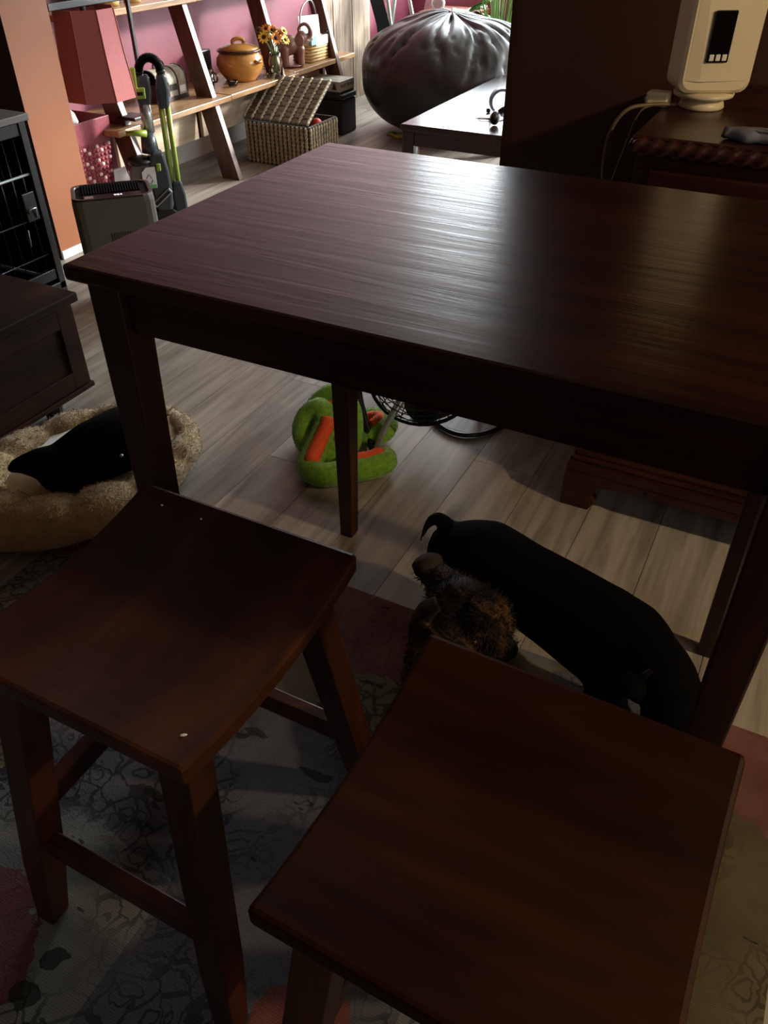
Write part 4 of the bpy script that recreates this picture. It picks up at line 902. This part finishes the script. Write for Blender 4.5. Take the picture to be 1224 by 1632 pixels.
def bench():
    t = thing('coffee_table', (-1.4, 4.3, 0), 'dark glossy coffee table in front of the black bean bag', 'coffee table')
    x0, x1, y0, y1, h = -1.745, -1.02, 3.56, 4.85, .42
    bx('table_top', x0, x1, y0, y1, h-.028, h, M_bench, t, .004)
    for X in (x0+.006, x1-.066):
        for Y in (y0+.006, y1-.066): bx('leg', X, X+.06, Y, Y+.06, 0, h-.028, M_bench, t, .003)
    for b in ((x0+.066, x1-.066, y0+.012, y0+.032), (x0+.066, x1-.066, y1-.032, y1-.012), (x0+.012, x0+.032, y0+.066, y1-.066), (x1-.032, x1-.012, y0+.066, y1-.066)): bx('apron', *b, h-.092, h-.028, M_bench, t, .002)
    # things on it
    z = h; c = Vector((-1.40, 3.93, z+.058)); M = frame(c, (.85, .5, 0), (0, 0, 1))
    t = thing('tape_roll', (-1.40, 3.93, z), 'blue grey hollow roll standing on edge on the coffee table', 'tape roll')
    bm = B(); lathe(bm, [(.045, -.018), (.055, -.018), (.056, .018), (.045, .018)], seg=36, M=M, caps=False); R = [v for v in bm.verts]
    bm.free(); bm = B(); rings = []
    for k in range(40):
        a = 2*math.pi*k/40; rings.append([M @ Vector((r*math.cos(a), r*math.sin(a), zz)) for r, zz in ((.046, -.016), (.056, -.016), (.056, .016), (.046, .016))])
    loft(bm, rings, False, True); obj('ring', bm, M_blue, t, bev=0)
    rings = []
    for k in range(40):
        a = 2*math.pi*k/40; rings.append([M @ Vector((r*math.cos(a), r*math.sin(a), zz)) for r, zz in ((.0435, -.0165), (.0462, -.0165), (.0462, .0165), (.0435, .0165))])
    bm = B(); loft(bm, rings, False, True); obj('core', bm, M_silver, t)
    bm = B(); box(bm, -1.475, -1.455, 3.935, 3.955, z+.001, z+.02); tag(obj('charger_plug', bm, M_black, bev=.004), 'tiny black charger plug next to the hollow roll', 'charger')
    for k, (a, dx) in enumerate(((.2, 0), (-.35, .03))):
        Mp = Matrix.Translation((-1.43+dx, 3.85, z+.0015+k*.002)) @ Matrix.Rotation(a, 4, 'Z'); bm = B(); box(bm, -.055, .055, -.035, .035, -.0008, .0008, Mp); tag(obj('paper_slip', bm, M_card), 'white paper slip lying flat before the hollow roll', 'paper', 'paper slips on the coffee table')
    bm = B(); tube(bm, spline([(-1.46, 3.80, z+.004), (-1.43, 3.79, z+.006), (-1.40, 3.815, z+.006), (-1.37, 3.83, z+.006)], 5), .003, 6); tag(obj('pen', bm, M_black, smooth=True), 'thin dark stick lying before the paper slips', 'pen')
    t = thing('headphones', (-1.29, 3.73, z), 'black headphones lying near the edge of the coffee table', 'headphones')
    bm = B(); tube(bm, [(-1.29+.065*math.cos(a), 3.74+.03*math.sin(a), z+.02+.05*max(0, math.sin(a))) for a in [math.pi*k/14 for k in range(15)]], .012, 10); obj('headband', bm, M_black, t, smooth=True)
    for s in (-1, 1): bm = B(); ell(bm, (-1.29+s*.06, 3.725, z+.031), (.022, .034, .03), seg=14); obj('ear_cup', bm, M_black, t, smooth=True)
bench()
def beanbag():
    c = Vector((-2.20, 5.18, 0)); bm = B(); n, mseg = 160, 80; rings = []
    for j in range(1, mseg):
        a = math.pi*j/mseg; ring = []
        for k in range(n):
            q = 2*math.pi*k/n; d = Vector((math.sin(a)*math.cos(q), math.sin(a)*math.sin(q), -math.cos(a)))
            r = 1.0; zz = d.z
            sx, sy, sz = .57, .53, .337
            # puffed, slightly squared sides
            e = 2.2; rr = max(0, 1-abs(zz)**e)**(1/e); hl = max(1e-6, math.hypot(d.x, d.y)); p = Vector((d.x/hl*sx, d.y/hl*sy, 0))*rr
            z = .335+sz*zz
            up = max(0, zz); cr = lambda f, g, o: (1-abs(noise.noise(Vector((math.cos(q)*f, math.sin(q)*f, zz*g+o)))*2.2))
            w = noise.noise(d*1.6+Vector((3, 1, 0)))*.05
            crease = max(0, cr(4.5, .9, 1))**7*.05*min(1, up*2.2)+max(0, cr(8, 1.6, 6))**8*.022*min(1, (zz+.5))*(zz > -.5)
            p *= 1+w-crease*.9; z += .035*noise.noise(Vector((d.x*2.2, d.y*2.2, 7)))*up-crease*.7*up
            ring.append(c+Vector((p.x, p.y, max(.003, z))))
        rings.append(ring)
    loft(bm, rings); t = thing('bean_bag', c, 'huge black vinyl bean bag slumped beyond the coffee table', 'bean bag'); obj('bag', bm, M_leather, t, smooth=True)
    bm = B(); pts = [c+Vector((-.62+.035*k, -.18-.02*k, .52+.021*k-.0006*k*k)) for k in range(0)]
    bm.free()
    bm = B(); rings = []
    for k in range(9):
        u = k/8; x = -2.5+.14*u; rings.append([(x, 4.90+.02*math.sin(k), .004), (x+.01, 4.97+.015*math.cos(k*2), .004), (x, 4.96, .02+.008*math.sin(k*1.7)), (x, 4.91, .018+.008*math.cos(k*1.3))])
    loft(bm, rings); tag(obj('yellow_cloth', bm, M_yellow, smooth=True), 'yellow cloth scrap on the floor by the bean bag', 'cloth')
beanbag()

# ------------------------------------------------------------------ far end of the living room
def far_end():
    t = thing('plank_panel', (-3.2, 5.85, 0), 'pale weathered plank panel standing behind the storage cube', 'panel')
    for k in range(5): bx('plank', -3.255, -3.235+.004*(k % 2), 5.40+k*.135, 5.40+k*.135+.132, .001, 1.25, M_weath, t, .002)
    for z in (.12, 1.1): bx('batten', -3.275, -3.256, 5.4, 6.07, z, z+.09, M_weath, t, .002)
    # folded black strap chair with pale tubes
    t = thing('folding_frame', (-2.95, 6.1, 0), 'folded frame of pale tubes with wide black straps beyond the bean bag', 'folding frame')
    for a, b in (((-2.90, 5.92, .01), (-3.12, 6.0, 1.0)), ((-2.74, 6.05, .01), (-3.04, 6.12, 1.0)), ((-3.07, 5.95, .01), (-2.98, 6.1, 1.0))):
        bm = B(); tube(bm, [a, b], .014, 10); obj('frame_tube', bm, M_silver, t, smooth=True)
    for (a, b, w) in (((-2.86, 5.80, .12), (-3.19, 5.85, 1.0), .05), ((-2.96, 5.84, .1), (-3.13, 5.88, 1.0), .035)):
        a, b = Vector(a), Vector(b); s = Vector((.6, .75, 0))*w; nn = Vector((.01, -.01, 0)); bm = B(); hexa(bm, [a-s, a+s, a+s+nn, a-s+nn], [b-s, b+s, b+s+nn, b-s+nn]); obj('strap', bm, M_web, t)
    t = thing('leaning_board', (-2.9, 6.5, 0), 'mauve board leaning on the far wall beside the chest', 'board')
    bm = B(); hexa(bm, [(-3.16, 6.6, .001), (-3.02, 6.6, .001), (-3.02, 6.625, .001), (-3.16, 6.625, .001)], [(-2.98, 6.84, 1.2), (-2.84, 6.84, 1.2), (-2.84, 6.865, 1.2), (-2.98, 6.865, 1.2)]); obj('board', bm, M_pinkb, t)
    t = thing('wooden_chest', (-2.79, 6.6, 0), 'reddish wooden chest below the far window', 'chest')
    bx('body', -2.98, -2.6, 6.42, 6.8, .001, .47, M_chest, t, .005); bx('lid', -3.0, -2.58, 6.40, 6.82, .475, .51, M_chest, t, .006); bx('drawer', -2.94, -2.64, 6.412, 6.422, .3, .44, M_chest, t, .003)
    c = Vector((-2.86, 6.46, .51)); t = thing('table_clock', c, 'small round white clock on the reddish chest', 'clock'); M = frame(c+Vector((0, 0, .055)), (1, .2, 0), (0, 0, 1))
    bm = B(); lathe(bm, [(.001, -.02), (.045, -.02), (.05, -.01), (.05, .016), (.044, .02), (.001, .02)], seg=28, M=M); obj('case', bm, M_sticker, t, smooth=True)
    bm = B(); lathe(bm, [(.001, .0201), (.036, .0201), (.036, .022), (.001, .022)], seg=28, M=M); obj('dial', bm, M_pinkb, t)
    for s in (-1, 1): bm = B(); tube(bm, [c+Vector((s*.03, 0, .002)), c+Vector((s*.025, 0, .02))], .006, 8); obj('foot', bm, M_sticker, t)
    # leafy plant in a pot on a stand
    c = Vector((-2.36, 6.45, 0)); t = thing('potted_plant', c, 'leafy green house plant in a clay pot beyond the bean bag', 'plant')
    bm = B(); lathe(bm, [(.001, .001), (.10, .001), (.11, .02), (.145, .24), (.155, .25), (.155, .28), (.135, .28), (.13, .25), (.001, .25)], c, 28); obj('pot', bm, M_pot, t, smooth=True)
    random.seed(5)
    for k in range(34):
        a = random.random()*6.28; h = random.uniform(.38, 1.0); r = random.uniform(.06, .28); base = c+Vector((.05*math.cos(a), .05*math.sin(a), .25)); tip = c+Vector((r*math.cos(a), r*math.sin(a), h))
        bm = B(); tube(bm, spline([base, base.lerp(tip, .5)+Vector((0, 0, .06)), tip], 3), .004, 6); s = obj('stem', bm, M_leaf, t)
        d = Vector((math.cos(a), math.sin(a), random.uniform(-.5, .4))).normalized(); sd = Vector((-math.sin(a), math.cos(a), random.uniform(-.3, .3))).normalized(); L = random.uniform(.12, .2); bm = B(); rings = []
        for u in (0, .2, .45, .7, .9, 1):
            w = L*.34*math.sin(math.pi*min(1, u*.93+.05))**.8+.001; p = tip+d*L*u+Vector((0, 0, -.25*L*u*u)); rings.append([p-sd*w+Vector((0, 0, .012)), p, p+sd*w+Vector((0, 0, .012)), p+sd*w+Vector((0, 0, .0135)), p+Vector((0, 0, .0015)), p-sd*w+Vector((0, 0, .0135))])
        loft(bm, rings); obj('leaf', bm, M_leaf, s, smooth=True)
far_end()

bm = B(); tube(bm, spline([(-1.67, 3.60, .324), (-1.668, 3.60, .26), (-1.66, 3.62, .2), (-1.64, 3.7, .06), (-1.6, 3.85, .005), (-1.4, 4.1, .005)], 5), .003, 6); tag(obj('charging_cable', bm, M_card, smooth=True), 'thin white charging cable hanging below the coffee table', 'cable')
# ------------------------------------------------------------------ crumbs and the ceiling lamp
def crumbs():
    for x, y, z, a, l, lb in ((-.425, .36, .6, .6, .0045, 'rice shaped white crumb near the dished edge of the mottled seat'), (-.70, .66, .6, 0, .002, 'tiny round crumb on the stool seat near the table leg'), (-.63, .66, .6, 0, .0016, 'faint speck of crumb beside the round crumb on the seat')):
        vv = (y-.505)/.185; z = .601-.024*(1-vv*vv)+.0012
        bm = B(); ell(bm, (x, y, z), (l, .0018, .0013), (0, 0, a), 8); tag(obj('crumb', bm, M_card, smooth=True), lb, 'crumb', 'crumbs on the stool seat')
crumbs()
def pendant_lamp():
    c = Vector((1.6, 1.22, 1.78)); t = thing('pendant_lamp', (1.6, 1.22, 2.5), 'warm pendant lamp with brass shade hanging over the room', 'lamp')
    bm = B(); lathe(bm, [(.001, 2.499), (.06, 2.499), (.055, 2.47), (.001, 2.465)], (c.x, c.y, 0), 24); obj('canopy', bm, M_brass, t, smooth=True)
    bm = B(); tube(bm, [(c.x, c.y, 2.47), (c.x, c.y, c.z+.16)], .004, 8); obj('cord', bm, M_black, t)
    bm = B(); lathe(bm, [(.02, .17), (.03, .165), (.06, .14), (.16, .06), (.157, .058), (.056, .135), (.02, .155)], c, 32, caps=False); obj('shade', bm, M_brass, t, smooth=True)
    bm = B(); lathe(bm, [(.001, .15), (.018, .148), (.018, .09), (.001, .088)], c, 16); obj('lamp_holder', bm, M_black, t)
    bm = B(); lathe(bm, [(.012, .088), (.02, .06), (.046, .02), (.05, -.01), (.035, -.045), (.001, -.055)], c, 24); obj('bulb', bm, M_pane, t, smooth=True)
    l = bpy.data.lights.new('warm_bulb', 'POINT'); l.shadow_soft_size = .045; l.energy = 80; l.color = (1, .72, .42); o = bpy.data.objects.new('warm_bulb', l); C.objects.link(o); o.location = c
pendant_lamp()
